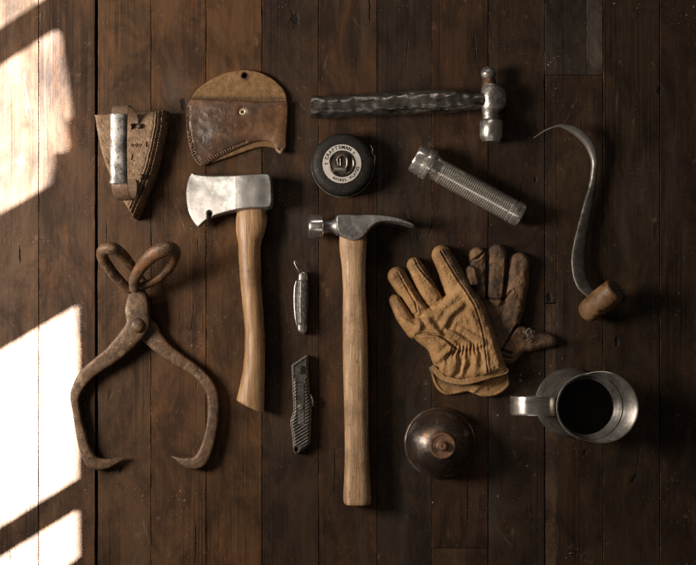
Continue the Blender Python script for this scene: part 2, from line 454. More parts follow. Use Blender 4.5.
# ================================================================== MATERIALS
steel = surf('worn_bright_steel', [(.50, .48, .45), (.74, .72, .68)], 70, metal=.75, rough=(.34, .55),
             stains=[((.30, .27, .24), 45, .52, .72), ((.16, .13, .11), 120, .64, .74)], bumps=[(300, .0003, (1, 1, 1))])
dsteel = surf('dark_forged_steel', [(.22, .205, .19), (.34, .32, .30)], 90, metal=.8, rough=(.34, .5),
              stains=[((.09, .075, .06), 60, .55, .72)], bumps=[(400, .0002, (1, 1, 1))])
psteel = surf('polished_hammer_face', [(.55, .52, .48), (.7, .66, .6)], 90, metal=.95, rough=(.16, .3),
              stains=[((.2, .16, .12), 70, .6, .75)], bumps=[(300, .0001, (1, 1, 1))])
rust = surf('brown_rusted_iron', [(.052, .027, .013), (.095, .053, .027), (.135, .079, .042)], 90, metal=.2, rough=(.42, .62),
            stains=[((.21, .138, .08), 60, .56, .68), ((.032, .019, .012), 30, .54, .70), ((.36, .27, .18), 230, .66, .73), ((.02, .013, .009), 260, .63, .70), ((.15, .062, .024), 26, .58, .70)],
            bumps=[(200, .0008, (1, 1, 1))], spec=.4)
hickory = surf('hickory_handle', [(.25, .145, .072), (.38, .235, .125), (.47, .32, .19)], 26, aniso=(6, .5, 3), rough=(.45, .6),
               stains=[((.27, .155, .08), 30, .47, .66, (11, .8, 8)), ((.17, .09, .045), 26, .52, .72), ((.08, .044, .025), 34, .62, .68, (7, 1.6, 6)), ((.20, .115, .06), 14, .54, .70), ((.055, .03, .018), 170, .64, .72, (1.6, .5, 1)),
                       ((.56, .42, .28), 24, .57, .70, (8, .5, 4))],
               bumps=[(60, .0006, (8, .4, 3)), (300, .0003, (2, .5, 1))], spec=.35)
plated = surf('scratched_tin_plate', [(.42, .395, .36), (.60, .57, .52)], 60, metal=.6, rough=(.34, .48),
              stains=[((.17, .155, .14), 60, .46, .60), ((.05, .045, .04), 190, .58, .66, (1.5, .5, 1)), ((.07, .06, .05), 420, .6, .66)], bumps=[(180, .0003, (1, 1, 1))])
black = surf('black_paint', [(.012, .011, .01), (.03, .026, .022)], 90, rough=(.4, .6), bumps=[(700, .0002, (1, 1, 1))])

# ================================================================== SAD IRON
def sad_iron():
    T = Thing('flat_iron', 'rusty triangular flat iron with bright metal strap handle', 'flat iron', 133, 162, 10)
    out = catmull([(96.5, 116), (113, 114.5), (132, 113.5), (150, 112.5), (167, 111.5), (168.5, 114), (166.5, 130), (162.5, 150), (157, 172), (149, 193), (142, 209), (138, 218.5), (136, 219.5), (133.5, 216),
                   (125, 203), (114, 183), (105, 160), (99.5, 138), (96.5, 119)], 5, True)
    sdf = lambda X, Y: poly_sd(X, Y, out)
    skin = surf('pitted_rusty_iron', [(.115, .068, .037), (.195, .120, .068), (.265, .172, .104)], 110, metal=.1, rough=(.5, .75),
                stains=[((.10, .06, .04), 50, .56, .75)], bumps=[(520, .0013, (1, 1, 1)), (200, .0005, (1, 1, 1))], spec=.35)
    redge = [(168, 111), (166.5, 130), (162.5, 150), (157, 172), (149, 193), (142, 209), (137, 221)]
    def top(X, Y, d):
        r = seg_dist(X, Y, redge, False)
        h = 16 + 7 * bev(np.clip(d, 0, 60), 3.0)
        sl = np.clip(r / 9, 0, 1)
        h = np.where(r < 9, 9 + 14 * sl ** .8, h); h = np.minimum(h, 16 + 7 * bev(d, 3.0))
        h = h + 3.0 * bev(r, 2) * (r < 5)
        for c in (5.2, 8.8, 11.2): h = h - (1.8 if c < 10 else .8) * np.exp(-((r - c) / .6) ** 2)
        return h + .25 * vnoise(X, Y, 1.6, 3) + .3 * vnoise(X, Y, 5, 4)
    inflate(T, 'body', skin, sdf, (94, 109, 171, 222), top, 0, .6)
    # strap: over the back, along under the grip, down to the front foot
    sy = [(137, 127.5, 24, 4), (135, 127, 23.5, 6), (133.5, 120, 28, 7.6), (131.8, 115.5, 40, 8), (130.2, 114.5, 56, 8), (129.6, 121, 69, 8), (129.4, 160, 71, 7.6), (129.4, 192, 69, 8),
          (130.4, 202, 58, 8), (132.2, 203, 42, 8), (133, 195, 30, 7.0), (133.5, 186, 25, 6), (134, 181, 23.5, 4)]
    darkst = surf('strap_iron', [(.11, .068, .042), (.21, .138, .088)], 90, metal=.3, rough=(.35, .55), bumps=[(300, .0005, (1, 1, 1))])
    tube(T, 'strap', darkst, [(a, b, c, r) for a, b, c, r in sy], 8, 16, flat=.09, width_dir=(1, 0, .12))
    # grip: rolled sheet round the strap
    gp_ = []
    V, F = [], []; n = 30; m = 28
    for i in range(n + 1):
        y = 125 + 66 * i / n; k = 1.0 + .03 * math.sin(i * .9) + (.04 if i in (0, 1, n, n - 1) else 0)
        for j in range(m):
            th = 2 * math.pi * j / m
            cs, sn = math.cos(th), math.sin(th)
            V.append((128.6 + 7.5 * k * math.copysign(abs(cs) ** .8, cs), y, 72.5 + 4.6 * k * math.copysign(abs(sn) ** .8, sn) + .8 * math.cos((y - 158) / 22)))
    for i in range(n):
        for j in range(m): F.append((i * m + j, i * m + (j + 1) % m, (i + 1) * m + (j + 1) % m, (i + 1) * m + j))
    F.append(tuple(range(m))); F.append(tuple(n * m + j for j in range(m)))
    T.mesh('grip', V, F, plated, smooth=50)
    for (x, y) in ((141.5, 128.5), (143, 178.5)):
        revolve(T, 'rivet', rust, (x, y, 22.5), (0, 0, 1), [(0, 2.6), (3.2, 2.6), (4.4, 1.8), (4.8, 0.01)], 20)
    text_mesh(T, 'lettering', skin, [('0', 133.5, 147.5, 5, 0, 23.2), ('0', 137.5, 147.3, 5, 0, 23.2), ('0', 141.5, 147.1, 5, 0, 23.2), ('I', 147.5, 146.5, 7, 0, 23.2), ('L', 134, 160, 8, -.2, 23.2)], depth=.9)
sad_iron()

# ================================================================== SHEATH
def sheath():
    T = Thing('axe_sheath', 'brown leather axe head sheath with stitched edge and snap', 'axe sheath', 238, 118, 3)
    back = catmull([(190, 106), (192, 97), (198, 89), (207, 82), (218, 76), (230, 72), (243, 70), (256, 71.5), (268, 76), (279, 84), (285.5, 93), (287.5, 104), (287.6, 125), (286, 146), (283, 151), (277, 149.5),
                    (272, 147.5), (262, 147), (250, 150), (236, 155), (221, 160), (205, 165), (199, 163), (193, 154), (189, 138), (187.5, 122)], 5, True)
    suede = surf('rough_tan_suede', [(.11, .058, .023), (.165, .09, .037), (.22, .125, .054)], 140, rough=(.6, .85),
                 stains=[((.12, .07, .035), 400, .58, .68), ((.1, .06, .03), 30, .6, .8)], bumps=[(400, .0006, (1, 1, 1))], spec=.25, grime_shade=(.03, .017, .01))
    lea = surf('oiled_brown_leather', [(.035, .017, .009), (.085, .041, .020), (.17, .085, .040)], 34, rough=(.3, .5),
               stains=[((.28, .16, .085), 55, .58, .75), ((.035, .02, .013), 22, .53, .7), ((.33, .30, .26), 210, .70, .76)],
               bumps=[(300, .0004, (1, 1, 1)), (60, .0006, (1, 1, 1))], spec=.5)
    inflate(T, 'flap', suede, lambda X, Y: np.minimum(poly_sd(X, Y, back), np.hypot(X - 245 + .5 * np.sin(Y), Y - 75.5) - 2.6), (184, 67, 291, 168),
            lambda X, Y, d: 3.2 + 1.2 * bev(d, 1.2) + .15 * vnoise(X, Y, 3, 1) + 0.9 * vnoise(X, Y, 26, 2), 0.3, .6,
            grime_shade=lambda X, Y: 1.3 * np.exp(-((np.hypot((X - 245.5), (Y - 76.5) * 1.1) - 2) / 2.6) ** 2) + .8 * np.exp(-((Y - 99) / 2.5) ** 2))
    front = catmull([(190, 101), (193.5, 99.8), (215, 100.3), (240, 101), (265, 101.8), (287.4, 102), (288.2, 104), (288, 121), (287, 138), (286.5, 147), (284.7, 152), (279.7, 153.8), (275.8, 151), (274.2, 147), (269.5, 142.6), (261, 141.6),
                     (247, 145.4), (235, 150.5), (220.7, 157.6), (204.4, 166), (198.3, 165), (192, 155.6), (188, 139.3), (186.5, 123), (187.4, 107)], 5, True)
    stl = [(189.5, 108), (189, 123), (190.6, 139), (194.8, 154.5), (200.5, 162), (206, 162), (220, 154.5), (234, 147.5), (246, 142.5)]
    def top(X, Y, d):
        ed = np.clip((Y - 101) / 6, 0, 1)
        h = 5.5 + 1.5 * bev(d, 1.3) + 5.0 * np.exp(-((X - 242) / 40) ** 4 - ((Y - 118) / 26) ** 4) * bev(d, 9)
        h = h + 1.0 * vnoise(X, Y, 22, 8) + .25 * vnoise(X, Y, 5, 9)
        h = h - 1.1 * np.exp(-(seg_dist(X, Y, stl, False) / 1.2) ** 2)
        h = h - 1.8 * np.exp(-((X - 243) ** 2 + (Y - 113.5) ** 2) / 20)
        return h
    inflate(T, 'pocket', lea, lambda X, Y: poly_sd(X, Y, front), (184, 97, 291, 169), top, 4.6, .6)
    # lacing: small slanted stitches
    lac = surf('waxed_lacing', [(.10, .055, .03), (.20, .12, .066)], 300, rough=(.5, .7))
    V, F = [], []
    C = catmull(stl, 20); run = 0; last = C[0]; nxt = 1
    for i in range(1, len(C)):
        run += np.linalg.norm(C[i] - C[i - 1])
        if run > nxt and (C[i][1] > 146 or random.random() < .3):
            nxt += 2.7 if C[i][1] > 128 else 4.5
            t = (C[i] - C[i - 1]); t = t / np.linalg.norm(t); nrm = np.array([-t[1], t[0]])
            q = t * .45 + nrm * .9; q = q / np.linalg.norm(q); w = np.array([-q[1], q[0]]) * .55; b = len(V)
            L_ = 1.9
            for s_, zz in ((-1, 6.2), (-.5, 7.6), (.5, 7.6), (1, 6.2)):
                for ww in (-1, 1): V.append((C[i][0] + q[0] * L_ * s_ + w[0] * ww, C[i][1] + q[1] * L_ * s_ + w[1] * ww, zz))
            for k in range(3): F.append((b + 2 * k, b + 2 * k + 1, b + 2 * k + 3, b + 2 * k + 2))
    T.mesh('lacing', V, F, lac)
    brass = surf('worn_brass_snap', [(.45, .33, .2), (.72, .58, .40)], 200, metal=.5, rough=(.3, .5))
    s = revolve(T, 'snap', brass, (243.2, 113.4, 10.3), (0, 0, 1), [(0, 3.5), (.9, 3.4), (1.2, 2.7), (.9, 1.7), (.2, 1.5), (0.2, .01)], 28)
    revolve(T, 'snap_hole', black, (243.4, 113.4, 10.0), (0, 0, 1), [(0, 1.4), (.8, 1.35), (.85, 0.01)], 20, parent=s)
    tube(T, 'thong_end', lac, [(277, 150, 8, 1.6), (281, 153, 9, 2.2), (283, 150, 8, 1.8)], 6)
sheath()

# ================================================================== HATCHET
def hatchet():
    T = Thing('hatchet', 'hatchet with pale steel head and curved wooden handle', 'hatchet', 245, 290, 14)
    head = catmull([(190.7, 174.1), (192.5, 173), (197.2, 174.6), (214.5, 175.8), (238.6, 175.9), (255.9, 175.2), (267.5, 174.9), (271, 176.5), (272.6, 181), (273.4, 190), (273.6, 200), (272.8, 206.5), (270, 209.6), (262.8, 210.1),
                    (249, 210.7), (236.9, 212.2), (223, 215.2), (214.5, 217.8), (205.9, 222), (200, 226.8), (197.4, 227), (192, 220), (187.8, 210), (186, 198), (186.2, 188), (188.3, 179)], 5, True)
    def sdf(X, Y):
        s = poly_sd(X, Y, head)
        nt_, _ = capsule(X, Y, [(210.2, 213.8, 1.7), (210.0, 218, 1.0), (209.8, 223, 1.2)])
        return np.minimum(s, -nt_)
    def thick(X, Y, d):
        u = np.clip((X - 186.5) / 50, 0, 1)                # edge to eye
        t = 0.6 + 12.6 * u ** .85
        t = np.where(u < .12, .6 + 12.6 * (.12 ** .85) * (u / .12) ** .8, t)
        eye = np.exp(-((X - 251) / 14.0) ** 4); t = t + 2.0 * eye
        return t * bev(d, np.clip(t * .3, .4, 2.0)) + 0.25 * vnoise(X, Y, 9, 5)
    zc = 15.5
    bright = surf('ground_axe_steel', [(.17, .16, .15), (.28, .265, .245)], 40, metal=.5, rough=(.42, .54),
                  stains=[((.27, .25, .23), 60, .5, .68), ((.12, .095, .075), 90, .60, .70), ((.40, .44, .415), 28, .52, .68), ((.16, .12, .09), 600, .66, .71)],
                  bumps=[(260, .00012, (1, 1, 1)), (50, .0003, (1, 1, 1))])
    tilt = lambda X: (X - 250) * .05
    inflate(T, 'head', bright, sdf, (183, 170, 277, 230), lambda X, Y, d: zc + tilt(X) + np.maximum(thick(X, Y, d), .3),
            lambda X, Y, d: np.maximum(zc + tilt(X) - np.maximum(thick(X, Y, d), .3), 0), .5, smooth=40)
    st = [(238, 200, 265, 200, 14.5, 8.5), (237.2, 211, 266.2, 211, 14.5, 9), (236.2, 221, 267, 220, 14.5, 10), (236.3, 232, 265.4, 230, 14.2, 10.5), (238, 245, 261.4, 243, 14, 10.5), (238.4, 257, 260.5, 256, 13.5, 10.5), (240.6, 287, 261.8, 287, 12.5, 10.5),
          (243.6, 318, 263.6, 318, 12, 10.3), (244.8, 335, 264.8, 336, 12, 10.2), (243.8, 362, 265, 365, 12, 10.5), (240.6, 381, 264.4, 388, 12, 10.8), (236.6, 398, 264, 409, 12, 10.6), (236.9, 400.2, 263.5, 413, 12, 10.2)]
    axh = surf('oiled_ash_handle', [(.22, .122, .055), (.34, .20, .095), (.42, .265, .14)], 20, aniso=(5, .5, 3), rough=(.4, .55),
               stains=[((.19, .095, .045), 24, .48, .64, (11, .4, 8)), ((.10, .052, .027), 16, .56, .74), ((.06, .03, .018), 40, .64, .70, (9, 1.2, 8))], bumps=[(60, .0005, (7, .5, 3))], spec=.4)
    loft(T, 'handle', axh, st, 8, 40, cap=(1, 1.8), jitter=.3, jscale=12)
hatchet()

# ================================================================== CLAW HAMMER
def claw_hammer():
    T = Thing('claw_hammer', 'claw hammer with pale worn wooden handle and steel head', 'hammer', 355, 330, 16)
    out = catmull([(335.3, 220), (336.6, 216), (341.4, 214.8), (356.9, 214.9), (374, 214.8), (389.7, 216.4), (401.7, 219.3), (410.3, 222.8), (414.3, 225.7), (414.2, 228), (410.3, 227.7), (401.7, 225.4), (391.4, 223.8), (382.8, 223.7), (375.9, 225.9),
                   (370.7, 230.2), (366.4, 236), (360.3, 241), (353.4, 242.8), (346.5, 241), (340.5, 237.6), (337, 232.7), (335.5, 227.6)], 5, True)
    zc = 17
    def top(X, Y, d):
        w = np.where(X < 368, 12.5, 12.5 + (X - 368) * .06)
        base = w * bev(d, 2.0) - .9 * np.exp(-((d - 0) / 1.2) ** 2)
        # the cheek is a little dished
        base = base - .6 * np.exp(-((X - 352) ** 2 + (Y - 228) ** 2) / 90)
        return zc + np.maximum(base, 0.2) + .12 * vnoise(X, Y, 4, 3)
    hd = inflate(T, 'head', dsteel, lambda X, Y: poly_sd(X, Y, out), (332, 211, 417, 246), top, lambda X, Y, d: zc - 12.5 * bev(d, 2.0), .45, smooth=40)
    revolve(T, 'neck', dsteel, (338, 226.6, zc), (-1, 0, 0), [(0, 9.5), (1.5, 9), (4, 7.2), (8, 6.5), (12, 7.2), (15.5, 8.5)], 48)
    revolve(T, 'striking_face', psteel, (323.6, 227, zc), (-1, 0, 0), [(-.6, 10), (0, 11.2), (1, 12.4), (12.6, 12.4), (14.3, 11.4), (15.4, 9.6), (15.9, 6), (16.1, .01)], 64)
    st = [(340, 228, 366, 228, 17, 9.5), (339.4, 240, 367, 240, 17, 10.5), (339.7, 250, 366.6, 250, 16.6, 11), (342, 269, 365.6, 269, 16, 11), (343, 296, 366, 296, 15, 11.4), (342.6, 330, 367.6, 330, 14, 12), (343.4, 380, 368.3, 380, 13.5, 12.3),
          (344.6, 431, 368.4, 431, 13.5, 12.3), (344.6, 464, 369.7, 464, 13.5, 12.4), (343.4, 490, 371.2, 490, 13.6, 12.8), (343.6, 501, 371.4, 501, 13.6, 12.8), (344.8, 504, 370.6, 504, 13.6, 12.4)]
    loft(T, 'handle', hickory, st, 8, 44, p=.8, cap=(1, 1.8), jitter=.2)
claw_hammer()

# ================================================================== BALL PEEN HAMMER
def ball_peen():
    T = Thing('ball_peen_hammer', 'ball peen hammer with dark crumpled shiny wrapped handle', 'hammer', 400, 104, 14)
    wrap = surf('crumpled_black_wrap', [(.11, .098, .085), (.30, .27, .235)], 24, aniso=(.5, 2, 1), metal=.88, rough=(.24, .34),
                stains=[((.03, .025, .022), 60, .52, .66, (.5, 1.6, 1))],
                bumps=[(26, .0026, (.8, 1.6, 1))])
    st = [(311.5, 96, 311.5, 118, 12, 10.5), (313, 95.6, 313, 118.6, 12, 11), (330, 95.4, 330, 118, 12, 11), (352, 94.6, 352, 117, 12, 11), (375, 93.2, 375, 116, 12.5, 11), (400, 92, 400, 115, 13, 11), (420, 90.8, 420, 114, 13.5, 11.5),
          (438, 89.6, 438, 113.4, 14, 11.8), (450, 90, 450, 112.8, 14, 11.6), (462, 92, 462, 111.6, 14, 10.5), (474, 93, 474, 109.6, 14, 9.5), (490, 93, 490, 108, 14, 9)]
    loft(T, 'handle', wrap, st, 10, 44, p=.85, cap=(1, 1), jitter=1.1, jscale=7)
    old = surf('dinged_hammer_steel', [(.24, .22, .20), (.50, .47, .43)], 120, metal=.85, rough=(.22, .45),
               stains=[((.10, .06, .04), 70, .55, .7)], bumps=[(200, .0005, (1, 1, 1)), (600, .0003, (1, 1, 1))])
    cop = surf('copper_brown_neck', [(.11, .062, .037), (.20, .115, .068)], 120, metal=.7, rough=(.25, .45), bumps=[(200, .0006, (1, 1, 1))])
    zc = 14; x0 = 490.5
    def bulge(q, t, r, th): return q
    # body: rounded cheeks swelling round the handle eye
    V, F = [], []; m = 48; prof = []
    for i in range(41):
        y = 85 + 36 * i / 40; u = (y - 99) / 13.2
        side = max(0, 1 - u * u) ** .5
        right = 7.6 + 9.2 * side; left = 7.6 + 2.4 * side; hz = 7.8 + 4.0 * side
        if y > 112: right = 8.0; left = 8.0; hz = 8.0
        prof.append((y, left, right, hz))
    ys = [p_[0] for p_ in prof]; sm = []
    for k, p_ in enumerate(prof):
        w = prof[max(0, k - 2):k + 3]; sm.append((p_[0],) + tuple(sum(q[c] for q in w) / len(w) for c in (1, 2, 3)))
    for (y, l, r, hz) in sm:
        for j in range(m):
            th = 2 * math.pi * j / m; cs, sn = math.cos(th), math.sin(th)
            V.append((x0 + (r if cs > 0 else l) * cs, y, zc + hz * sn))
    for i in range(len(sm) - 1):
        for j in range(m): F.append((i * m + j, i * m + (j + 1) % m, (i + 1) * m + (j + 1) % m, (i + 1) * m + j))
    F.append(tuple(range(m))); F.append(tuple((len(sm) - 1) * m + j for j in range(m)))
    T.mesh('head', V, F, old, smooth=50)
    revolve(T, 'neck', cop, (489, 87, zc), (0, -1, 0), [(0, 7.4), (3, 6.9), (7, 6.9), (8, 6.4)], 40)
    pr = [(7.3 * (1 - math.cos(a)) + 0, 7.6 * math.sin(a)) for a in [math.pi * k / 20 for k in range(1, 17)]]
    revolve(T, 'peen', old, (488.4, 66.5, zc), (0, 1, 0), [(0, .01)] + pr, 40)
    face = surf('bright_hammer_face', [(.40, .37, .33), (.62, .58, .52)], 100, metal=.9, rough=(.2, .36), stains=[((.12, .08, .06), 90, .58, .72)], bumps=[(160, .0003, (1, 1, 1))])
    revolve(T, 'striking_face', face, (491.5, 119.5, zc), (0, 1, 0), [(0, 8.5), (1.3, 11), (2.6, 11.9), (17, 11.9), (20.5, 9.8), (22.4, 9.0), (22.5, .01)], 56)
ball_peen()

# ================================================================== TAPE MEASURE
def tape():
    T = Thing('tape_measure', 'round black tape measure with white lettered ring', 'tape measure', 342.5, 165, 12)
    skin = surf('black_leatherette', [(.010, .008, .007), (.020, .017, .014)], 160, rough=(.5, .65), stains=[((.08, .062, .045), 45, .58, .8)],
                bumps=[(350, .0005, (1, 1, 1))], spec=.22)
    c = (342.8, 165.2)
    pr = [(0, 27.5), (2, 29.8), (5, 31), (8, 31.2), (16, 31.2), (19, 30.6), (21.5, 28.5), (22.6, 25), (23.0, 21.5), (23.0, .01)]
    revolve(T, 'case', skin, (*c, 0), (0, 0, 1), pr, 96)
    rim = surf('worn_nickel_rim', [(.2, .18, .16), (.42, .38, .33)], 120, metal=.85, rough=(.25, .45))
    revolve(T, 'rim', rim, (*c, 4.5), (0, 0, 1), [(0, 31.0), (0, 31.6), (1.4, 31.7), (1.5, 31.1)], 96)
    cc = (342.0, 165.3)
    ivory = surf('aged_white_ring', [(.40, .37, .33), (.52, .485, .44)], 60, rough=(.4, .55), stains=[((.35, .2, .11), 60, .6, .76)])
    revolve(T, 'label_ring', ivory, (*cc, 23.1), (0, 0, 1), [(0, 19.3), (.5, 19.2), (.6, 13.3), (0, 13.2)], 80)
    nick = surf('tarnished_nickel', [(.08, .065, .055), (.24, .20, .17)], 130, metal=.85, rough=(.2, .4), bumps=[(200, .0003, (1, 1, 1))])
    cen = revolve(T, 'crank_plate', nick, (*cc, 22.8), (0, 0, 1), [(0, 13.1), (1.6, 13.0), (2.2, 12.2), (1.2, 11.2), (.9, 10), (1.3, 8.5), (1.3, .01)], 64)
    tube(T, 'crank', nick, [(cc[0] - 3.5, cc[1] + 1, 24.5, 1.0), (cc[0] - 4.2, cc[1] - 5, 25, 1.3), (cc[0] + .5, cc[1] - 8.3, 25.6, 1.8), (cc[0] + 5.2, cc[1] - 5.5, 25.6, 1.9), (cc[0] + 5.2, cc[1] + 2, 25, 1.5), (cc[0] + 2.5, cc[1] + 5, 24.6, 1.0)], 6, parent=cen)
    tube(T, 'crank_knob', rim, [(cc[0] - 7, cc[1] + 5.8, 25.4, 2.0), (cc[0] - 1, cc[1] + 5.9, 25.6, 2.1), (cc[0] + 4, cc[1] + 6.3, 25.4, 2.0)], 4, parent=cen)
    tube(T, 'crank_ridge', nick, [(cc[0] - 1.3, cc[1] + 2, 24.5, .9), (cc[0] - 1.5, cc[1] - 5, 25, .9)], 3, parent=cen)
    ink = surf('black_ink', [(.02, .018, .016), (.035, .03, .026)], 60, rough=(.5, .6))
    items = []
    word = 'CRAFTSMAN'; n = len(word)
    for k, ch in enumerate(word):
        a = math.radians(160 + (62 - 160) * k / (n - 1)); R = 16.2
        items.append((ch, cc[0] + R * math.cos(a), cc[1] - R * math.sin(a), 4.6, a - math.pi / 2, 23.85))
    for a in (180, 43):
        for dd in (-1.1, 0, 1.1):
            aa = math.radians(a); R = 16.2 + dd
            items.append(('-', cc[0] + R * math.cos(aa), cc[1] - R * math.sin(aa), 4.5, aa - math.pi / 2, 23.85))
    for word, a0, a1 in (('NICKEL', -119, -77), ('PLATED', -58, -14)):
        n = len(word)
        for k, ch in enumerate(word):
            a = math.radians(a0 + (a1 - a0) * k / (n - 1)); R = 16.3
            items.append((ch, cc[0] + R * math.cos(a), cc[1] - R * math.sin(a), 3.6, a + math.pi / 2, 23.85))
    text_mesh(T, 'lettering', ink, items, depth=.12)
    tube(T, 'tape_hook', rim, [(370.3, 146, 15, .6), (372.5, 150, 16, .9), (372, 154, 17, .8), (374.6, 157, 16, .9), (374.2, 164, 14, .6)], 6)
tape()

# ================================================================== FLASHLIGHT
def flashlight():
    T = Thing('flashlight', 'ribbed chrome flashlight lying at an angle', 'flashlight', 468, 187, 13)
    chrome = surf('tarnished_chrome', [(.66, .62, .56), (.90, .86, .79)], 110, metal=.88, rough=(.14, .3),
                  stains=[((.07, .05, .04), 60, .56, .70)], bumps=[(120, .0003, (1, 1, 1))])
    ribm = surf('ribbed_chrome', [(.80, .76, .69), (.92, .88, .81)], 90, metal=.86, rough=(.2, .3), stains=[((.34, .28, .22), 50, .60, .76)])
    glass = surf('lens_glass', [(.3, .28, .25), (.4, .38, .34)], 50, metal=.5, rough=(.08, .15))
    o = Vector((414.4, 157.6, 17)); e = Vector((522.8, 216.6, 13)); d = (e - o).normalized(); L_ = (e - o).length
    hd = revolve(T, 'head', chrome, o, d, [(0.6, 12), (0, 13), (.4, 14.0), (1.6, 14.6), (9.5, 15.0), (10.2, 14.2), (11, 14.2), (11.6, 15.6), (14, 16.1), (15, 15.2), (16, 16.1), (18.4, 15.8), (19.5, 14.4), (23, 12.4), (26, 11.4), (30, 11.2)], 72)
    revolve(T, 'lens', glass, o + d * .7, d, [(0, 12), (1, .01)], 40, parent=hd)
    V_ = [(29, 10.6), (29.6, 11.7)]
    t = 30.2
    while t < L_ - 17:
        V_ += [(t, 10.7), (t + .55, 12.0), (t + 1.25, 12.0), (t + 1.8, 10.7)]; t += 2.2
    def facet(q, t, r, th): return q
    revolve(T, 'barrel', ribm, o, d, V_ + [(t, 11.6), (t + .8, 11.2)], 96, smooth=30)
    revolve(T, 'tail_cap', chrome, o, d, [(t + .6, 11.0), (t + 1, 12.1), (t + 3.5, 12.3), (t + 4.2, 11.3), (t + 5.4, 11.3), (t + 6, 12.4), (L_ - 4, 12.4), (L_ - 2, 11.6), (L_ - .4, 9), (L_, 5), (L_, .01)], 64)
    # slide switch on the neck
    n = d.cross(Vector((0, 0, 1))).normalized()
    tube(T, 'switch', chrome, [tuple(o + d * 20 + n * -4 + Vector((0, 0, 12.6))) + (1.6,), tuple(o + d * 24 + n * -4 + Vector((0, 0, 11.8))) + (2.4,), tuple(o + d * 28 + n * -4 + Vector((0, 0, 11.2))) + (1.6,)], 5)
flashlight()

# ================================================================== POCKET KNIFE
def pocket_knife():
    T = Thing('pocket_knife', 'closed black pocket knife with bright bolsters and bail', 'pocket knife', 302, 303, 6)
    jig = surf('jigged_black_bone', [(.022, .019, .017), (.07, .06, .052)], 240, rough=(.3, .5), stains=[((.22, .20, .17), 320, .62, .7)],
               bumps=[(260, .0012, (1, 1, 1))])
    bol = surf('bolster_metal', [(.24, .22, .20), (.42, .39, .35)], 150, metal=.9, rough=(.3, .42))
    sp = [(299.2, 272.5, 306.8, 272, 6, 4.4), (298.3, 275, 308, 274.5, 6, 5.2), (297.6, 280, 308.5, 280, 6, 5.6), (296.6, 290, 308.8, 290, 6, 5.8), (295.9, 303, 308.7, 303, 6, 5.8), (296.2, 316, 308.2, 316, 6, 5.8), (296.8, 325, 307.9, 325, 6, 5.6), (297.6, 331, 307, 331, 6, 5), (299.5, 333.6, 305.5, 333.6, 6, 3.6)]
    body = lambda a, b: [s for s in sp if a <= s[1] <= b]
    loft(T, 'scale', jig, body(280, 325), 8, 28, p=.7, cap=(.2, .2), jitter=.25, jscale=2)
    loft(T, 'bolster', bol, body(272, 280), 6, 28, p=.7, cap=(.8, .1))
    loft(T, 'bolster', bol, body(325, 334), 6, 28, p=.7, cap=(.1, .6))
    loft(T, 'blade', bol, [(295.6, 281, 297.6, 281, 5.5, .8), (293.8, 288, 297, 288, 5.5, .9), (293.4, 303, 296.6, 303, 5.5, .9), (294.6, 318, 297, 318, 5.5, .9), (296.6, 326, 297.8, 326, 5.5, .7)], 8, 12, cap=(.3, .3))
    loft(T, 'spring', bol, [(300.6, 282, 301.4, 282, 11.4, .5), (299.8, 303, 300.7, 303, 11.6, .5), (300.2, 323, 301, 323, 11.4, .5)], 6, 8, cap=(.2, .2))
    tube(T, 'bail', bol, [(302.5, 274.5, 9, .9), (298.6, 270.5, 12, 1.0), (295.0, 263.2, 12, 1.0), (296.0, 261.6, 12, .95), (298.2, 264, 11, .95), (301.2, 268.6, 8, 1.0), (304.4, 273, 4, .9)], 8, 10)
    revolve(T, 'pin', bol, (302, 274.8, 9.6), (0, 0, 1), [(0, 2), (1.5, 1.9), (2, .01)], 16)
pocket_knife()

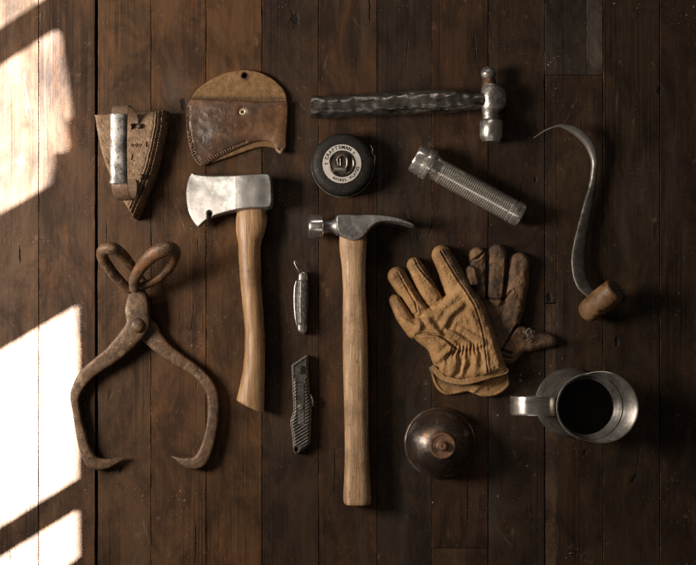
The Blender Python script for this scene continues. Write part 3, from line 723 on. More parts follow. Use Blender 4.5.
# ================================================================== UTILITY KNIFE
def utility_knife():
    T = Thing('utility_knife', 'grey cast metal utility knife with ridged grip and screw', 'utility knife', 301, 404, 6)
    zn = surf('cast_zinc', [(.075, .066, .058), (.15, .135, .12)], 140, metal=.7, rough=(.3, .5), stains=[((.40, .37, .33), 220, .62, .74), ((.05, .04, .035), 60, .56, .72)],
              bumps=[(300, .0004, (1, 1, 1))], grime_shade=(.62, .58, .52))
    out = catmull([(307.3, 355.2), (308.2, 357), (308.4, 370), (309.4, 390), (310.2, 398), (311.6, 406), (311.2, 422), (310.4, 438), (309.2, 445), (304, 449.5), (298, 453.4), (294.4, 452.6), (293, 448), (292.2, 437.6), (290.2, 423), (291.4, 417), (293.2, 410.7), (292.8, 398), (292.2, 383.8), (291.4, 366.5), (293, 364), (300.7, 358.6), (306, 355.2)], 4, True)
    def top(X, Y, d):
        h = 4 + 7.5 * bev(d, 3.2)
        ribs = .8 * np.clip(np.sin((Y * 1.0 + X * .62) * 2 * math.pi / 3.3) * 1.6, -1, 1)
        inn = (d > 1.6)
        low = (Y > 412) & (Y < 446)
        sides = (Y > 378) & (Y <= 412) & (np.abs(X - 301.5 - (Y - 400) * .03) > 4.4)
        h = h + np.where(inn & (low | sides), ribs, 0)
        panel = (np.abs(X - 301) < 3.3) & (Y > 383) & (Y < 424)
        h = np.where(panel, 11.6, h); fr = (np.abs(X - 301) < 4.1) & (Y > 382) & (Y < 425) & ~panel
        h = np.where(fr, 10.0, h)
        h = h - 2.5 * np.exp(-((X - 296.2) ** 2 + (Y - 450) ** 2) / 1.2)
        tri = (Y < 378) & (d > 2.5); h = np.where(tri, 10.4, h)
        h = h + np.where((Y > 366) & (Y < 374) & (np.abs(X - 303) < 2.5), .9 * np.sin((Y + X) * 3), 0)
        return h
    inflate(T, 'body', zn, lambda X, Y: np.minimum(poly_sd(X, Y, out), np.hypot(X - 296.2, Y - 449.6) - 1.3), (288, 353, 314, 456), top, 0.3, .32, smooth=30,
            grime_shade=lambda X, Y: .65 * np.exp(-((poly_sd(X, Y, out) - .5) / .7) ** 2) + .28 * (np.sin((Y + X * .62) * 2 * math.pi / 3.3) > .5) * (((Y > 412) & (Y < 446)) | ((Y > 378) & (Y <= 412) & (np.abs(X - 301.5) > 4.4))) + .25 * (np.abs(np.abs(X - 301) - 3.7) < .45) * (Y > 382) * (Y < 425))
    ed = surf('worn_edge_metal', [(.35, .33, .3), (.6, .57, .52)], 200, metal=.85, rough=(.25, .4))
    sc = revolve(T, 'screw', ed, (300.4, 406.6, 11.3), (0, 0, 1), [(0, 2.7), (1.2, 2.7), (1.9, 2.0), (2.1, .01)], 24)
    loft(T, 'screw_slot', black, [(298.6, 407.6, 299, 408.2, 13.4, .25), (301.8, 405.0, 302.2, 405.6, 13.4, .25)], 3, 8, cap=(.1, .1), parent=sc)
    tube(T, 'thumb_slide', zn, [(310.5, 394, 8, 1.0), (312.8, 400, 8.5, 1.3), (313, 406, 8, 1.0)], 5)
utility_knife()

# ================================================================== ICE TONGS
def tongs():
    T = Thing('ice_tongs', 'rusty iron ice tongs with two loop handles', 'ice tongs', 145, 360, 9)
    # right-hand arm lies underneath
    R_ = [(131, 294, 147.5, 293, 11, 4.4), (127, 309, 150.5, 305, 10, 4.4), (128.5, 322, 151, 317, 8, 4.4), (139, 337.5, 157, 324, 7.5, 4.6), (148, 346, 163, 335.5, 7.5, 4.8), (166, 360.5, 176, 349.5, 7.5, 5), (192.7, 376, 201.6, 368.4, 7.5, 5), (206, 393.7, 216.5, 388, 7.5, 5), (207.4, 415.8, 219.4, 412, 7.5, 5.2),
          (202.4, 441, 215, 443, 7.5, 5.4), (196.5, 453.5, 207.5, 463, 7.5, 5.4), (190.5, 457.5, 196, 469.2, 7.5, 4.6), (180, 457.3, 182, 466, 7, 3.4), (171.5, 456, 171.8, 457.6, 6, 1)]
    loft(T, 'arm', rust, R_, 8, 28, p=.48, cap=(.5, .5), jitter=.3, jscale=9)
    L_ = [(133, 289.5, 146.5, 290, 19, 4.0), (129.4, 296, 149, 297, 19, 4.2), (126.8, 309, 150.7, 312, 19, 4.2), (127.5, 322, 151, 326, 18, 4.4), (122, 331, 144, 338, 16.5, 4.6), (108.7, 347, 128, 353.5, 14, 4.8), (96, 357.5, 112, 365.5, 11.5, 5), (80, 372.5, 93.5, 378, 9.5, 5), (70.7, 393.5, 81, 394.5, 8.5, 5), (73.2, 412, 80.6, 411, 8.2, 5.2),
          (77, 438, 87, 436, 8, 5.4), (82.2, 457, 92, 450.5, 8, 5.4), (91, 468.4, 98, 457.4, 7.8, 5), (107, 468.8, 107.5, 458.8, 7.5, 3.8), (121.5, 460.8, 119, 457.2, 6.5, 1.6), (126, 458, 125.6, 457, 6, .8)]
    loft(T, 'arm', rust, L_, 8, 28, p=.48, cap=(.5, .5), jitter=.3, jscale=9)
    revolve(T, 'rivet', rust, (139.6, 325.5, 20), (0, 0, 1), [(0, 7.4), (3, 7.4), (5, 6), (6, 3.5), (6.3, .01)], 32, label='large round headed rivet at the pivot')
    # loops: the bars bent up and round
    A = [(131.5, 290.5, 20, 5.0), (124, 285.5, 24, 5.2), (112, 272, 36, 5.2), (102.8, 257.5, 48, 5.8), (104.5, 249.5, 55, 6.8), (113, 248.5, 57, 7.0), (122.5, 254.5, 44, 6.0), (132, 266, 26, 5.0), (139.5, 277, 17, 4.6), (146, 287, 15, 4.6)]
    B_ = [(134.5, 290.5, 27, 5.2), (134.8, 279, 34, 5.6), (142, 266, 43, 6.2), (153, 255, 53, 7.2), (165, 249, 57, 7.6), (173.5, 251, 51, 6.8), (174, 260, 40, 5.6), (166, 272, 28, 5.2), (154, 281, 23, 5.2), (141, 286.5, 22, 5.2)]
    # the outline was measured at the height of the arms; the raised loops lean back over the pivot
    lean = lambda P: [(x + (CX - x) * (z - 9) * S / H, y + (CY - y) * (z - 9) * S / H, z, r) for x, y, z, r in P]
    A, B_ = lean(A), lean(B_)
    tube(T, 'loop', rust, A, 8, 24, jitter=.3, flat=.85)
    tube(T, 'loop', rust, B_, 8, 24, jitter=.3, flat=.85)
tongs()

# ================================================================== GLOVES
def glove_leather(name, cols, dirt, grime_shade=None):
    return surf(name, cols, 38, rough=(.62, .85), stains=dirt, bumps=[(380, .0007, (1, 1, 1)), (110, .0011, (1, 1, 1))], spec=.2, detail=8, grime_shade=grime_shade)

def front_glove():
    T = Thing('work_glove', 'tan leather work glove lying on top of the darker glove', 'glove', 445, 325, 14)
    q = lambda x, y: (x / 3.325 + 370, y / 3.325 + 230)
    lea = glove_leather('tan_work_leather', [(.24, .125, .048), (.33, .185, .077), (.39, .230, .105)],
                        [((.22, .125, .06), 34, .53, .74), ((.30, .22, .15), 160, .62, .72), ((.11, .065, .04), 26, .62, .78), ((.50, .33, .16), 55, .6, .74)], grime_shade=(.085, .055, .036))
    fing = [[(*q(84, 233), 6.2), (*q(112, 285), 8.0), (*q(150, 335), 8.5)],
            [(*q(90, 152), 9.6), (*q(128, 208), 9.0), (*q(168, 268), 9.2), (*q(200, 305), 9.6)],
            [(*q(150, 114), 7.8), (*q(165, 145), 9.2), (*q(188, 190), 9.8), (*q(222, 245), 9.6)],
            [(*q(240, 80), 9.8), (*q(262, 122), 11.5), (*q(292, 190), 14.0)]]
    palm = catmull([q(100, 285), q(120, 325), q(158, 370), q(193, 398), q(207, 432), q(213, 452), q(205, 466), q(240, 500), q(300, 513), q(350, 506), q(400, 491), q(456, 474), q(450, 440), q(436, 402), q(421, 352), q(402, 300), q(384, 250), q(352, 205),
                    q(325, 172), q(285, 165), q(262, 200), q(245, 222), q(215, 245), q(195, 255), q(172, 268), q(150, 290)], 4, True)
    seam = [q(235, 72), q(262, 118), q(285, 155), q(318, 205), q(345, 250), q(362, 300), q(374, 350), q(380, 410), q(388, 470)]
    seam2 = [q(145, 85), q(158, 120), q(190, 160), q(222, 195), q(245, 213)]
    seam3 = [q(92, 140), q(120, 190), q(150, 240), q(158, 275), q(140, 284)]
    thumb = [q(156, 352), q(190, 347), q(222, 351), q(250, 366), q(285, 398)]
    folds = [([q(245, 318), q(262, 285), q(300, 252)], 2.6, 3.2), ([q(300, 330), q(340, 350), q(372, 375)], 1.8, 2.6), ([q(255, 338), q(290, 352), q(325, 380)], 2.2, 2.4), ([q(190, 300), q(215, 330), q(232, 345)], 1.6, 3.0),
             ([q(330, 270), q(345, 300), q(352, 330)], 1.3, 2.6), ([q(212, 445), q(240, 420), q(262, 400)], 2.2, 2.6), ([q(160, 290), q(165, 320), q(150, 345)], 1.6, 2.8), ([q(395, 330), q(410, 390), q(425, 440)], 1.2, 3.0),
             ([q(150, 200), q(165, 225), q(182, 240)], -1.3, 2), ([q(225, 120), q(235, 165), q(242, 190)], -1.0, 2.2)]
    def parts(X, Y):
        best = poly_sd(X, Y, palm); out = [(best, None)]
        for f in fing:
            s, r = capsule(X, Y, f); out.append((s, r)); best = np.maximum(best, s)
        return best, out
    side1 = [q(235, 60), q(272, 66), q(300, 105), q(335, 165), q(385, 245), q(402, 300), q(420, 350), q(424, 380), q(390, 390), q(374, 350), q(362, 300), q(345, 250), q(318, 205), q(285, 155), q(262, 118), q(240, 80)]
    side2 = [q(148, 82), q(168, 92), q(200, 130), q(235, 185), q(248, 215), q(222, 198), q(190, 163), q(160, 125)]
    side3 = [q(95, 125), q(120, 135), q(150, 180), q(185, 238), q(175, 250), q(140, 210), q(112, 170)]
    def dirty(X, Y):
        g = np.clip(poly_sd(X, Y, side1) / 2 + .5, 0, 1) * np.clip(1.3 - (Y - 250) / 90, .35, 1)
        g = np.maximum(g, np.clip(poly_sd(X, Y, side2) / 1.6 + .5, 0, 1) * .9)
        g = np.maximum(g, np.clip(poly_sd(X, Y, side3) / 1.6 + .5, 0, 1) * .55)
        for sm_ in (seam, seam2, thumb): g = np.maximum(g, .6 * np.exp(-(seg_dist(X, Y, sm_, False) / .9) ** 2))
        for f_, a_, w_ in folds: g = np.maximum(g, .35 * np.exp(-(seg_dist(X, Y, f_, False) / 2.5) ** 2))
        for f_ in fing: g = np.maximum(g, .55 * np.exp(-(np.hypot(X - f_[0][0], Y - f_[0][1]) / 8) ** 4))
        return g
    cuffc = [q(205, 466), q(240, 500), q(300, 513), q(350, 506), q(400, 491), q(456, 474)]
    fc = q(338, 215)
    def height(X, Y):
        best, pl = parts(X, Y)
        Yc_ = np.clip((Y - 260) / 90, 0, 1)
        ph = 19 * bev(pl[0][0], 12) + 1e-3
        h = np.zeros(X.shape); acc = np.zeros(X.shape)
        k = 1.1
        vals = [np.where(pl[0][0] > 0, ph, -6 + pl[0][0])]
        for i, (s, r) in enumerate(pl[1:]):
            hh = (11 + [0, 1, 1.5, 3][i]) * np.maximum(1 - (1 - np.clip(s / (r * .85), 0, 1)) ** 2.4, 0) ** .6 + 1.5 * (i == 3)
            vals.append(np.where(s > 0, hh, -6 + s))
        M = np.maximum.reduce(vals)
        h = M + np.log(sum(np.exp(np.clip((v - M) * k, -40, 0)) for v in vals)) / k
        # grooves where the fingers meet the palm and each other
        for a, b in ((q(245, 212), q(228, 232)), (q(190, 250), q(205, 262)), (q(150, 282), q(165, 290))):
            h = h - 2.5 * np.exp(-(seg_dist(X, Y, [a, b], False) / 1.6) ** 2)
        for sm_, dep in ((seam, 1.7), (seam2, 1.5), (seam3, .8)):
            ds = seg_dist(X, Y, sm_, False)
            dep = dep * (1 + .4 * vnoise(X, Y, 5, 31)); h = h - dep * np.exp(-(ds / .65) ** 2) + (.5 + .4 * vnoise(X, Y, 7, 32)) * np.exp(-((ds - 1.7) / .9) ** 2)
        dt = seg_dist(X, Y, thumb, False); side = np.where(Y > np.interp(X, [p[0] for p in thumb], [p[1] for p in thumb]), 1, -1)
        h = h + 1.6 * np.exp(-((dt * side - 1.5) / 1.8) ** 2) - 2.2 * np.exp(-((dt * side + 1.0) / 1.1) ** 2)
        for f, a, w in folds:
            df = seg_dist(X, Y, catmull(f, 5), False); h = h + a * np.exp(-(df / w) ** 2) - .5 * a * np.exp(-((df - w * 1.8) / w) ** 2)
        # elastic gathers
        ang = np.arctan2(X - fc[0], Y - fc[1]); cx = (X - q(315, 0)[0])
        gy = q(0, 402)[1] - cx * .13
        env = np.exp(-((Y - gy) / 5.5) ** 2) * np.clip(1 - (np.abs(cx) / 19) ** 4, 0, 1)
        h = h + 1.9 * env * np.sin(ang * 2 * math.pi / .068 + 1.2 * vnoise(X, Y, 6, 2)) - 2.4 * np.exp(-((Y - gy) / 2.2) ** 2) * np.clip(1 - (np.abs(cx) / 20) ** 4, 0, 1)
        env2 = np.exp(-((Y - gy - 13) / 11) ** 2) * (Y > gy - 2) * np.clip(1 - (np.abs(cx - 1) / 24) ** 4, 0, 1)
        h = h + 2.2 * env2 * np.sin(ang * 2 * math.pi / .15 + 1.5 * vnoise(X, Y, 9, 6))
        # hem at the cuff
        dc = seg_dist(X, Y, cuffc, False)
        h = h + 1.2 * np.exp(-((dc - 1.6) / 1.2) ** 2) - 1.0 * np.exp(-((dc - 4.2) / .8) ** 2)
        h = h + .9 * vnoise(X, Y, 11, 11) + .5 * vnoise(X, Y, 5, 12) + .15 * vnoise(X, Y, 2, 13)
        lift = np.clip((X - 462) / 22, 0, 1) * np.clip((Y - 262) / 20, 0, 1)
        h = h + .3 * vnoise(X, Y, 1.2, 14)
        return h + 5.5 * lift, lift, dc, pl[0][0]
    def top(X, Y, d):
        h, l, dc, s = height(X, Y)
        edge = bev(d, 1.4); hem = dc < 5
        return np.where(hem & (s > -1), np.maximum(h, 17 + 3 * (1 - np.abs(X - 472) / 40)), h * (.55 + .45 * edge)) + 2
    def bot(X, Y, d):
        t = top(X, Y, d); h, l, dc, s = height(X, Y)
        b = .4 + 7.0 * l
        return np.where((dc < 14) & (s > 0), np.maximum(b, (t - 1.7) * np.clip((18 - dc) / 5, 0, 1)), b)
    inflate(T, 'glove_shell', lea, lambda X, Y: parts(X, Y)[0], (384, 240, 512, 388), top, bot, .5, smooth=80, grime_shade=dirty)
    # lower half of the cuff, showing below the opening
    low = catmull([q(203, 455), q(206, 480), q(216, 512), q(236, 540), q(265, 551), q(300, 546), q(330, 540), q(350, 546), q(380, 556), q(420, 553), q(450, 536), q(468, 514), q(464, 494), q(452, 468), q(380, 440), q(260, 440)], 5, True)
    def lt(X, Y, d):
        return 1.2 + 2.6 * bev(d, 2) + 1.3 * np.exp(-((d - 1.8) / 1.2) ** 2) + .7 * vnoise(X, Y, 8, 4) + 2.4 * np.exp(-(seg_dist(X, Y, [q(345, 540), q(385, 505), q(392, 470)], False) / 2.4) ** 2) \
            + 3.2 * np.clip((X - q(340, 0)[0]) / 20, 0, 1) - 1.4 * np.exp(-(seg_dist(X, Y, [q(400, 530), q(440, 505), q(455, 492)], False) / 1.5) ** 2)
    inflate(T, 'cuff', lea, lambda X, Y: poly_sd(X, Y, low), (428, 360, 514, 400), lt, .3, .5, smooth=80, grime_shade=lambda X, Y: 1.1 * np.exp(-(seg_dist(X, Y, cuffc, False) / 3.5) ** 2))  # dark band under the hem paints in the shade of the opening
front_glove()

def back_glove():
    T = Thing('work_glove', 'dark brown worn leather glove partly under the tan glove', 'glove', 505, 305, 8)
    q = lambda x, y: (x / 3.325 + 370, y / 3.325 + 230)
    lea = glove_leather('grimy_brown_leather', [(.12, .064, .032), (.175, .097, .048), (.23, .132, .067)],
                        [((.065, .043, .032), 26, .38, .60), ((.035, .025, .02), 60, .54, .68), ((.20, .17, .14), 260, .62, .72)])
    fing = [([(*q(360, 84), 8.8), (*q(362, 120), 9.0), (*q(358, 225), 9.6)], 11),
            ([(*q(426, 80), 10.2), (*q(425, 130), 10.2), (*q(419, 232), 9.4)], 12),
            ([(*q(500, 110), 11.2), (*q(494, 170), 11.6), (*q(480, 255), 11.4), (*q(465, 300), 12)], 12),
            ([(*q(337, 137), 6.6), (*q(345, 175), 7.5)], 15)]
    palm = catmull([q(330, 215), q(360, 222), q(395, 226), q(440, 230), q(480, 225), q(512, 250), q(503, 290), q(500, 320), q(455, 400), q(470, 440), q(440, 446), q(390, 400), q(350, 300)], 4, True)
    thumb = catmull([q(455, 330), q(500, 316), q(535, 328), q(580, 338), q(612, 348), q(626, 365), q(624, 380), q(606, 389), q(570, 396), q(540, 404), q(515, 406), q(490, 432), q(468, 446), q(430, 440), q(440, 390)], 4, True)
    def pl(X, Y):
        a = poly_sd(X, Y, palm); b = poly_sd(X, Y, thumb); L_ = [(a, 9, 9.5), (b, 8, 10)]
        for f, hh in fing:
            s, r = capsule(X, Y, f); L_.append((s, r, hh))
        return L_
    def sdf(X, Y): return np.maximum.reduce([x[0] for x in pl(X, Y)])
    def top(X, Y, d):
        L_ = pl(X, Y); k = 1.3
        v = [np.where(s > 0, (hh - 1.5) * np.maximum(1 - (1 - np.clip(s / (r * .8), 0, 1)) ** 2.4, 0) ** .6, -5 + s) for s, r, hh in L_]
        M = np.maximum.reduce(v); h = M + np.log(sum(np.exp(np.clip((x - M) * k, -40, 0)) for x in v)) / k
        for a, w, dep in (([q(392, 62), q(391, 130), q(388, 228)], 1.2, 5), ([q(455, 100), q(452, 170), q(443, 232)], 1.3, 5), ([q(388, 228), q(443, 231), q(470, 205)], 1.2, 2.4), ([q(490, 316), q(465, 355), q(440, 398)], 1.1, 4.0),
                          ([q(383, 70), q(360, 92), q(335, 105)], 1.1, 3.0), ([q(440, 400), q(470, 410)], 1.3, 3.5), ([q(440, 420), q(468, 425)], 1.2, 3.0)):
            ds = seg_dist(X, Y, a, False); h = h - dep * np.exp(-(ds / w) ** 2) + .8 * np.exp(-((ds - w * 2) / w) ** 2)
        h = h + .8 * vnoise(X, Y, 9, 21) + .6 * vnoise(X, Y, 4, 22) + .2 * vnoise(X, Y, 1.8, 23)
        lim = np.interp(X, [470, 485, 500, 520], [30, 12, 12, 30]); under = (Y > 285)
        h = np.where(under, np.minimum(h, 7 + np.clip((X - 488) / 8, 0, 1) * 12), h)
        return h * (.6 + .4 * bev(d, 1.3)) + 1.2
    inflate(T, 'glove_shell', lea, sdf, (460, 238, 562, 368), top, .3, .5, smooth=80)
    cord = surf('grey_cord', [(.07, .06, .05), (.14, .12, .10)], 300, rough=(.7, .9), bumps=[(900, .0006, (1, 1, 1))])
    k0 = q(524, 345)
    tube(T, 'cord_knot', cord, [(k0[0] - 1.5, k0[1] + 7, 11, .8), (k0[0] + 2, k0[1] + 3, 13.5, .9), (k0[0] - 2, k0[1] - 1, 14, 1.1), (k0[0] + 1.2, k0[1] - 5, 14, 1.2), (k0[0] + 3.2, k0[1] - 1, 13, 1.0), (k0[0] - 1, k0[1] + 2.4, 14.4, .9), (k0[0] + 3, k0[1] + 6, 12, .7),
                               (k0[0] + 1, k0[1] + 9, 11, .6)], 7, 10)
back_glove()

# ================================================================== HAY HOOK
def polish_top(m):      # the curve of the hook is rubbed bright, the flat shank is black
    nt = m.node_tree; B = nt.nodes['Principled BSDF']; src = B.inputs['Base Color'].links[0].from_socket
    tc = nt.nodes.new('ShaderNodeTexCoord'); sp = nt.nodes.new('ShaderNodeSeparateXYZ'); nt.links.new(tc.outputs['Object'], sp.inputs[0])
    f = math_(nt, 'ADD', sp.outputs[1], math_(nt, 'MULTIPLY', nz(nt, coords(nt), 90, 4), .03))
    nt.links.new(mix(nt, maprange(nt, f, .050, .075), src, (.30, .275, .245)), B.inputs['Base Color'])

def hook():
    T = Thing('hay_hook', 'curved steel hay hook with short wooden grip', 'hay hook', 590, 220, 10)
    hs = surf('blackened_hook_steel', [(.045, .039, .034), (.085, .076, .067)], 90, metal=.7, rough=(.36, .5), stains=[((.16, .145, .13), 120, .6, .72)], bumps=[(90, .0006, (1, 1, 1))])
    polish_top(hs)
    st = [(532, 139.2, 532.4, 140.2, 22, .5), (544, 131.2, 544.6, 133.0, 21, 1.2), (556.8, 126.2, 557.2, 129.2, 19, 2.0), (566, 125.8, 565.4, 131.4, 17, 2.8), (578, 128.6, 573.5, 136, 15, 3.4), (589.2, 137.4, 581.6, 143, 13, 3.8), (595.6, 148.4, 587, 150.6, 11, 4), (597.5, 161.2, 591, 161.2, 9.5, 3.8), (596.8, 174, 590.8, 174, 8.5, 3.6),
          (596.5, 186, 588.4, 186, 8, 3.2), (594, 203.6, 583.6, 203, 8, 2.8), (589.6, 228, 577, 228, 8, 2.6), (586, 252.4, 571.7, 252.4, 9, 2.4), (586.6, 272.8, 571.9, 272.8, 10, 2.4), (591, 286, 577, 289, 13, 2.6), (599, 294, 588, 300, 17, 2.6)]
    loft(T, 'blade', hs, st, 8, 24, p=.85, cap=(.2, .3), jitter=.25)
    wd = surf('dark_worn_wood', [(.09, .046, .020), (.16, .085, .038), (.24, .13, .062)], 60, rough=(.4, .6), stains=[((.03, .015, .008), 70, .54, .68)], bumps=[(120, .0012, (1, 1, 1))], spec=.3)
    a = Vector((589.0, 310.5, 12.8)); b = Vector((608.5, 292.5, 32)); d = b - a; L_ = d.length
    revolve(T, 'grip', wd, a, d, [(-8, .01), (-7.8, 5), (-6.6, 8.6), (-4, 10.8), (0, 12.0), (L_ * .5, 12.6), (L_ - 2, 12.2), (L_ + 2.8, 11.6), (L_ + 4, 10.6), (L_ + 4.4, .01)], 48,
            fn=lambda q_, t, r, th: q_ + mnoise.noise_vector(q_ / 9) * .5)
    eg = surf('dark_end_grain', [(.04, .022, .012), (.09, .05, .027)], 200, rough=(.6, .8), bumps=[(300, .001, (1, 1, 1))])
    revolve(T, 'grip_end', eg, a + d.normalized() * (L_ + 4.1), d, [(-.6, 10.2), (.6, 10.0), (1.1, 8.8), (.9, .01)], 40)
hook()

# ================================================================== OIL CAN
def oil_can():
    T = Thing('oil_can', 'dark domed metal oil can with brown screw cap', 'oil can', 440, 443, 4)
    pat = surf('bronze_patina', [(.045, .032, .024), (.085, .060, .044), (.14, .095, .066)], 28, metal=.7, rough=(.34, .46),
               stains=[((.26, .24, .22), 34, .52, .70), ((.24, .125, .06), 50, .56, .72), ((.03, .022, .018), 70, .58, .72)], bumps=[(90, .0003, (1, 1, 1))])
    c = (439.8, 442.9)
    pr = [(0, 33), (.6, 35.6), (2.6, 36), (4.2, 35.4), (4.8, 34.4)]
    pr += [(5 + 37 * math.sin(a), 34.2 * math.cos(a) ** .9) for a in [math.radians(k) for k in range(4, 70, 3)]]
    pr += [(40.6, 10.5), (41, .01)]
    revolve(T, 'body', pat, (*c, 0), (0, 0, 1), pr, 96, smooth=40)
    cap = surf('dull_copper_cap', [(.17, .085, .048), (.28, .15, .09)], 90, metal=.35, rough=(.35, .55), stains=[((.08, .045, .03), 60, .52, .68)], bumps=[(150, .0008, (1, 1, 1))])
    cp = revolve(T, 'cap', cap, (*c, 39.5), (0, 0, 1), [(0, 12.2), (1, 12.8), (4.6, 12.8), (5.6, 12.2), (5.8, 11), (5.2, 10), (5.4, 6), (6.4, 5), (6.8, .01)], 64)
    revolve(T, 'nozzle', cap, (*c, 45.5), (0, 0, 1), [(0, 4.8), (2, 4.4), (4, 4.2), (5.5, 3.4), (6, 2), (5.8, 1.1), (5.2, .7), (5.1, .01)], 32, parent=cp)
oil_can()

# ================================================================== PITCHER
def pitcher():
    T = Thing('metal_pitcher', 'galvanised metal pitcher with wide spout and strap handle', 'pitcher', 569, 405, 0)
    galv = surf('dull_galvanised_tin', [(.20, .18, .16), (.38, .355, .32)], 55, metal=.8, rough=(.26, .42),
                stains=[((.10, .08, .06), 40, .55, .72), ((.42, .39, .35), 120, .62, .72)], bumps=[(60, .0003, (1, 1, 1))])
    c = (569.5, 402.5)
    pr = [(0, 33), (0.6, 34.2), (2, 34.6), (3.2, 33.6), (20, 32.4), (45, 30.4), (70, 28.0), (88, 26.6), (92, 26.4), (94, 26.8)]
    inner = [(94, 26.0), (88, 26.0), (60, 27), (30, 29.5), (3, 31.5), (2.9, .01)]
    revolve(T, 'body', galv, (*c, 0), (0, 0, 1), pr + inner, 96, smooth=40)
    V, F = [], []; m = 120
    def ray(th, a, r):      # distance from the axis to a circle of radius r centred a towards the spout
        return a * math.cos(th) + math.sqrt(max(r * r - (a * math.sin(th)) ** 2, 0))
    prof = []
    for j in range(m):
        th = 2 * math.pi * j / m
        neck = 26.0; bead = ray(th, 2.8, 29.2); out = max(ray(th, 11.8, 32.4) if math.cos(th) > -.3 else 0, bead + .5)
        w = out - bead; row = []
        for u in (0, .33, .66, 1): row.append((neck + (bead - neck) * u ** 1.3, 93 + 8 * u))
        row += [(bead + .5, 102.0), (bead + 1.0, 102.0), (bead + 1.3, 101.2)]
        for u in (.15, .35, .55, .75, .9, 1): row.append((bead + 1.3 + max(w - 1.3, 0) * u, 101.2 + w * 1.15 * u ** .8))
        row += [(bead + 1.6 + max(w - 1.3, 0), 101.9 + w * 1.15), (bead + 2.3 + max(w - 1.3, 0), 101.6 + w * 1.15), (bead + 2.3 + max(w - 1.3, 0), 100.5 + w * 1.15)]
        for u in (.9, .6, .3, 0): row.append((bead + 2.0 + max(w - 1.3, 0) * u, 99.5 + w * 1.15 * u ** .8))
        row += [(neck + .9, 92.5)]
        prof.append([(c[0] + r * math.cos(th), c[1] - r * math.sin(th), z) for r, z in row])
    q = len(prof[0])
    for row in prof: V.extend(row)
    for j in range(m):
        k2 = (j + 1) % m
        for i_ in range(q): F.append((j * q + i_, j * q + (i_ + 1) % q, k2 * q + (i_ + 1) % q, k2 * q + i_))
    T.mesh('spout', V, F, galv, smooth=40)
    cof = surf('black_coffee', [(.002, .0015, .001), (.003, .002, .0015)], 20, rough=(.03, .05), spec=.3)
    revolve(T, 'liquid', cof, (*c, 92.5), (0, 0, 1), [(-2, 25.7), (0, 25.9), (.1, .01)], 64)
    hd = surf('bright_handle_tin', [(.38, .35, .31), (.60, .56, .5)], 80, aniso=(.4, 2, 1), metal=.9, rough=(.24, .36), stains=[((.42, .24, .13), 60, .6, .72), ((.15, .12, .1), 50, .58, .72)])
    hx = c[0]
    tube(T, 'handle', hd, [(hx - 26, c[1] - .5, 80, 9), (hx - 28, c[1] - .5, 92, 9), (hx - 34, c[1] - .5, 97, 9), (hx - 46, c[1] - .5, 99, 9), (hx - 58, c[1] - .5, 96, 9), (hx - 67, c[1] - .5, 84, 9), (hx - 65, c[1] - .5, 66, 8.6), (hx - 54, c[1] - .5, 44, 8), (hx - 42, c[1] - .5, 28, 7.6), (hx - 31.5, c[1] - .5, 20, 7.4)],
         8, 20, flat=.11, width_dir=(0, 1, 0))
pitcher()

# ================================================================== LIGHT
SUN_EL, SUN_AZ = math.radians(38), math.radians(-4)      # light comes from the left
sd_ = Vector((-math.cos(SUN_EL) * math.cos(SUN_AZ), -math.cos(SUN_EL) * math.sin(SUN_AZ) * -1, math.sin(SUN_EL)))
WX = -2.0
def to_gobo(px, py):
    X, Y = gp(px, py); t = (WX - X) / sd_.x
    return (Y + sd_.y * t, sd_.z * t)
holes = [
    [(-70, 74), (20, 18), (50, -1), (60, -80), (-70, -80)],
    [(-70, 112), (0, 66), (52, 32), (60, 28), (66, 34), (72, 72), (78, 112), (77, 118), (72, 121), (75, 146), (72, 152), (60, 153), (60, 166), (57, 184), (0, 217), (-70, 256)],
    [(-70, 391), (0, 351), (80, 304), (83.5, 305), (84.5, 392), (83.5, 478), (0, 530), (-70, 573)],
    [(-70, 603), (0, 558), (80, 509), (84, 510), (84.5, 556), (72, 566), (0, 612), (-70, 655)]]
sun_gobo = [(-3, -.02), (3, -.02), (3, 3.2), (-3, 3.2)]  # unseen board added to cut the sunlight into patches
polys = [[Vector((0, a, b)) for a, b in sun_gobo]] + [[Vector((0, *to_gobo(*p))) for p in h] for h in holes]
tris = tessellate_polygon(polys)
flat_ = [v for p in polys for v in p]
me = bpy.data.meshes.new('sun_gobo'); me.from_pydata([(WX, v.y, v.z) for v in flat_], [], [tuple(t) for t in tris]); me.update()
me.materials.append(surf('gobo_boards', [(.05, .035, .025), (.09, .06, .04)], 12, aniso=(1, 6, .6), rough=(.6, .8)))
wo = bpy.data.objects.new('sun_gobo', me); COL.objects.link(wo); wo['kind'] = 'structure'
mod = wo.modifiers.new('thickness', 'SOLIDIFY'); mod.thickness = .008

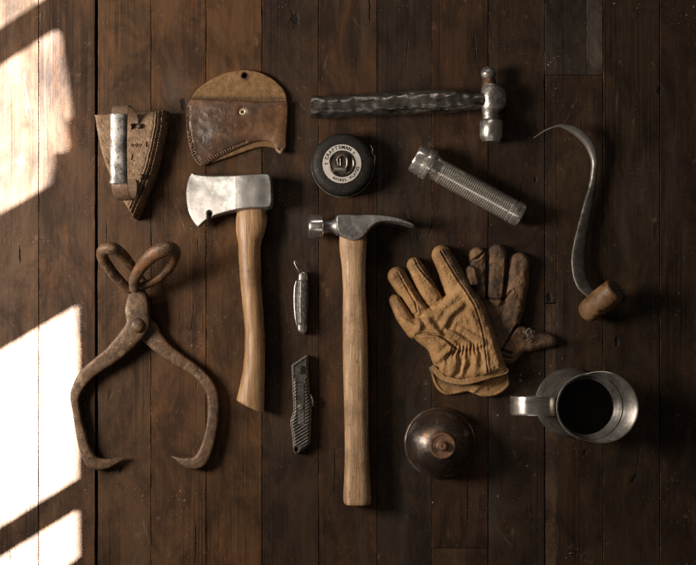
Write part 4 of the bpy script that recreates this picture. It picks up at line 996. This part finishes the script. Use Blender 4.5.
# unseen filter sheet added to streak and dim the sun through upper holes
gm, gnt, gN, gL, gB = new_mat('streaky_filter')
gN.remove(gB); tr = gN.new('ShaderNodeBsdfTransparent')
gcol = ramp(gnt, nz(gnt, coords(gnt, (1, 2.2, 28)), 1.0, 5, .65, 1.5), [(.32, (.10, .10, .10)), (.50, (.32, .32, .32)), (.66, (.85, .85, .85))])
gL.new(gcol, tr.inputs[0]); gL.new(tr.outputs[0], gN['Material Output'].inputs[0])
pv = [to_gobo(*p) for p in ((-75, -90), (110, -90), (110, 262), (-75, 262))]
me = bpy.data.meshes.new('sun_filter'); me.from_pydata([(WX + .02, a, b) for a, b in pv], [], [(0, 1, 2, 3)]); me.materials.append(gm)
go = bpy.data.objects.new('sun_filter', me); COL.objects.link(go); go['kind'] = 'structure'

sun = bpy.data.lights.new('sun', 'SUN'); sun.energy = 270; sun.angle = math.radians(.2); sun.color = (.90, .96, 1)
so = bpy.data.objects.new('sun', sun); COL.objects.link(so); so.rotation_euler = sd_.to_track_quat('Z', 'Y').to_euler()

def area(name, loc, target, sx, sy, power, col):
    l = bpy.data.lights.new(name, 'AREA'); l.shape = 'RECTANGLE'; l.size = sx; l.size_y = sy; l.energy = power; l.color = col
    o = bpy.data.objects.new(name, l); COL.objects.link(o); o.location = loc
    o.rotation_euler = (Vector(loc) - Vector(target)).to_track_quat('Z', 'Y').to_euler(); return o
area('window_light', (-.92, .17, .62), (-.15, .32, 0), .36, .40, 10.5, (1, .90, .79)).data.spread = math.radians(130)
area('roof_light', (-.25, 1.35, 1.05), (0, .1, 0), 1.0, .12, 3.0, (1, .93, .85))
area('roof_light', (-.2, -.85, 1.6), (0, 0, 0), 1.0, .06, 1.3, (1, .93, .85))

w = bpy.data.worlds.new('World'); SC.world = w; w.use_nodes = True
w.node_tree.nodes['Background'].inputs[0].default_value = (1, .88, .76, 1)
w.node_tree.nodes['Background'].inputs[1].default_value = .035

cam = bpy.data.cameras.new('camera'); co = bpy.data.objects.new('camera', cam); COL.objects.link(co)
co.location = (0, 0, H); cam.sensor_fit = 'HORIZONTAL'; cam.sensor_width = 36
cam.lens = 36 * H / (696 * S); cam.shift_y = (CY - 282.5) / 696; cam.clip_start = .05; cam.clip_end = 20
SC.camera = co
SC.view_settings.view_transform = 'Standard'; SC.view_settings.look = 'None'; SC.view_settings.exposure = 0; SC.view_settings.gamma = 1
SC.cycles.use_denoising = False
SC.cycles.max_bounces = 5
SC.cycles.use_light_tree = False
SC.cycles.sample_clamp_indirect = 1.5
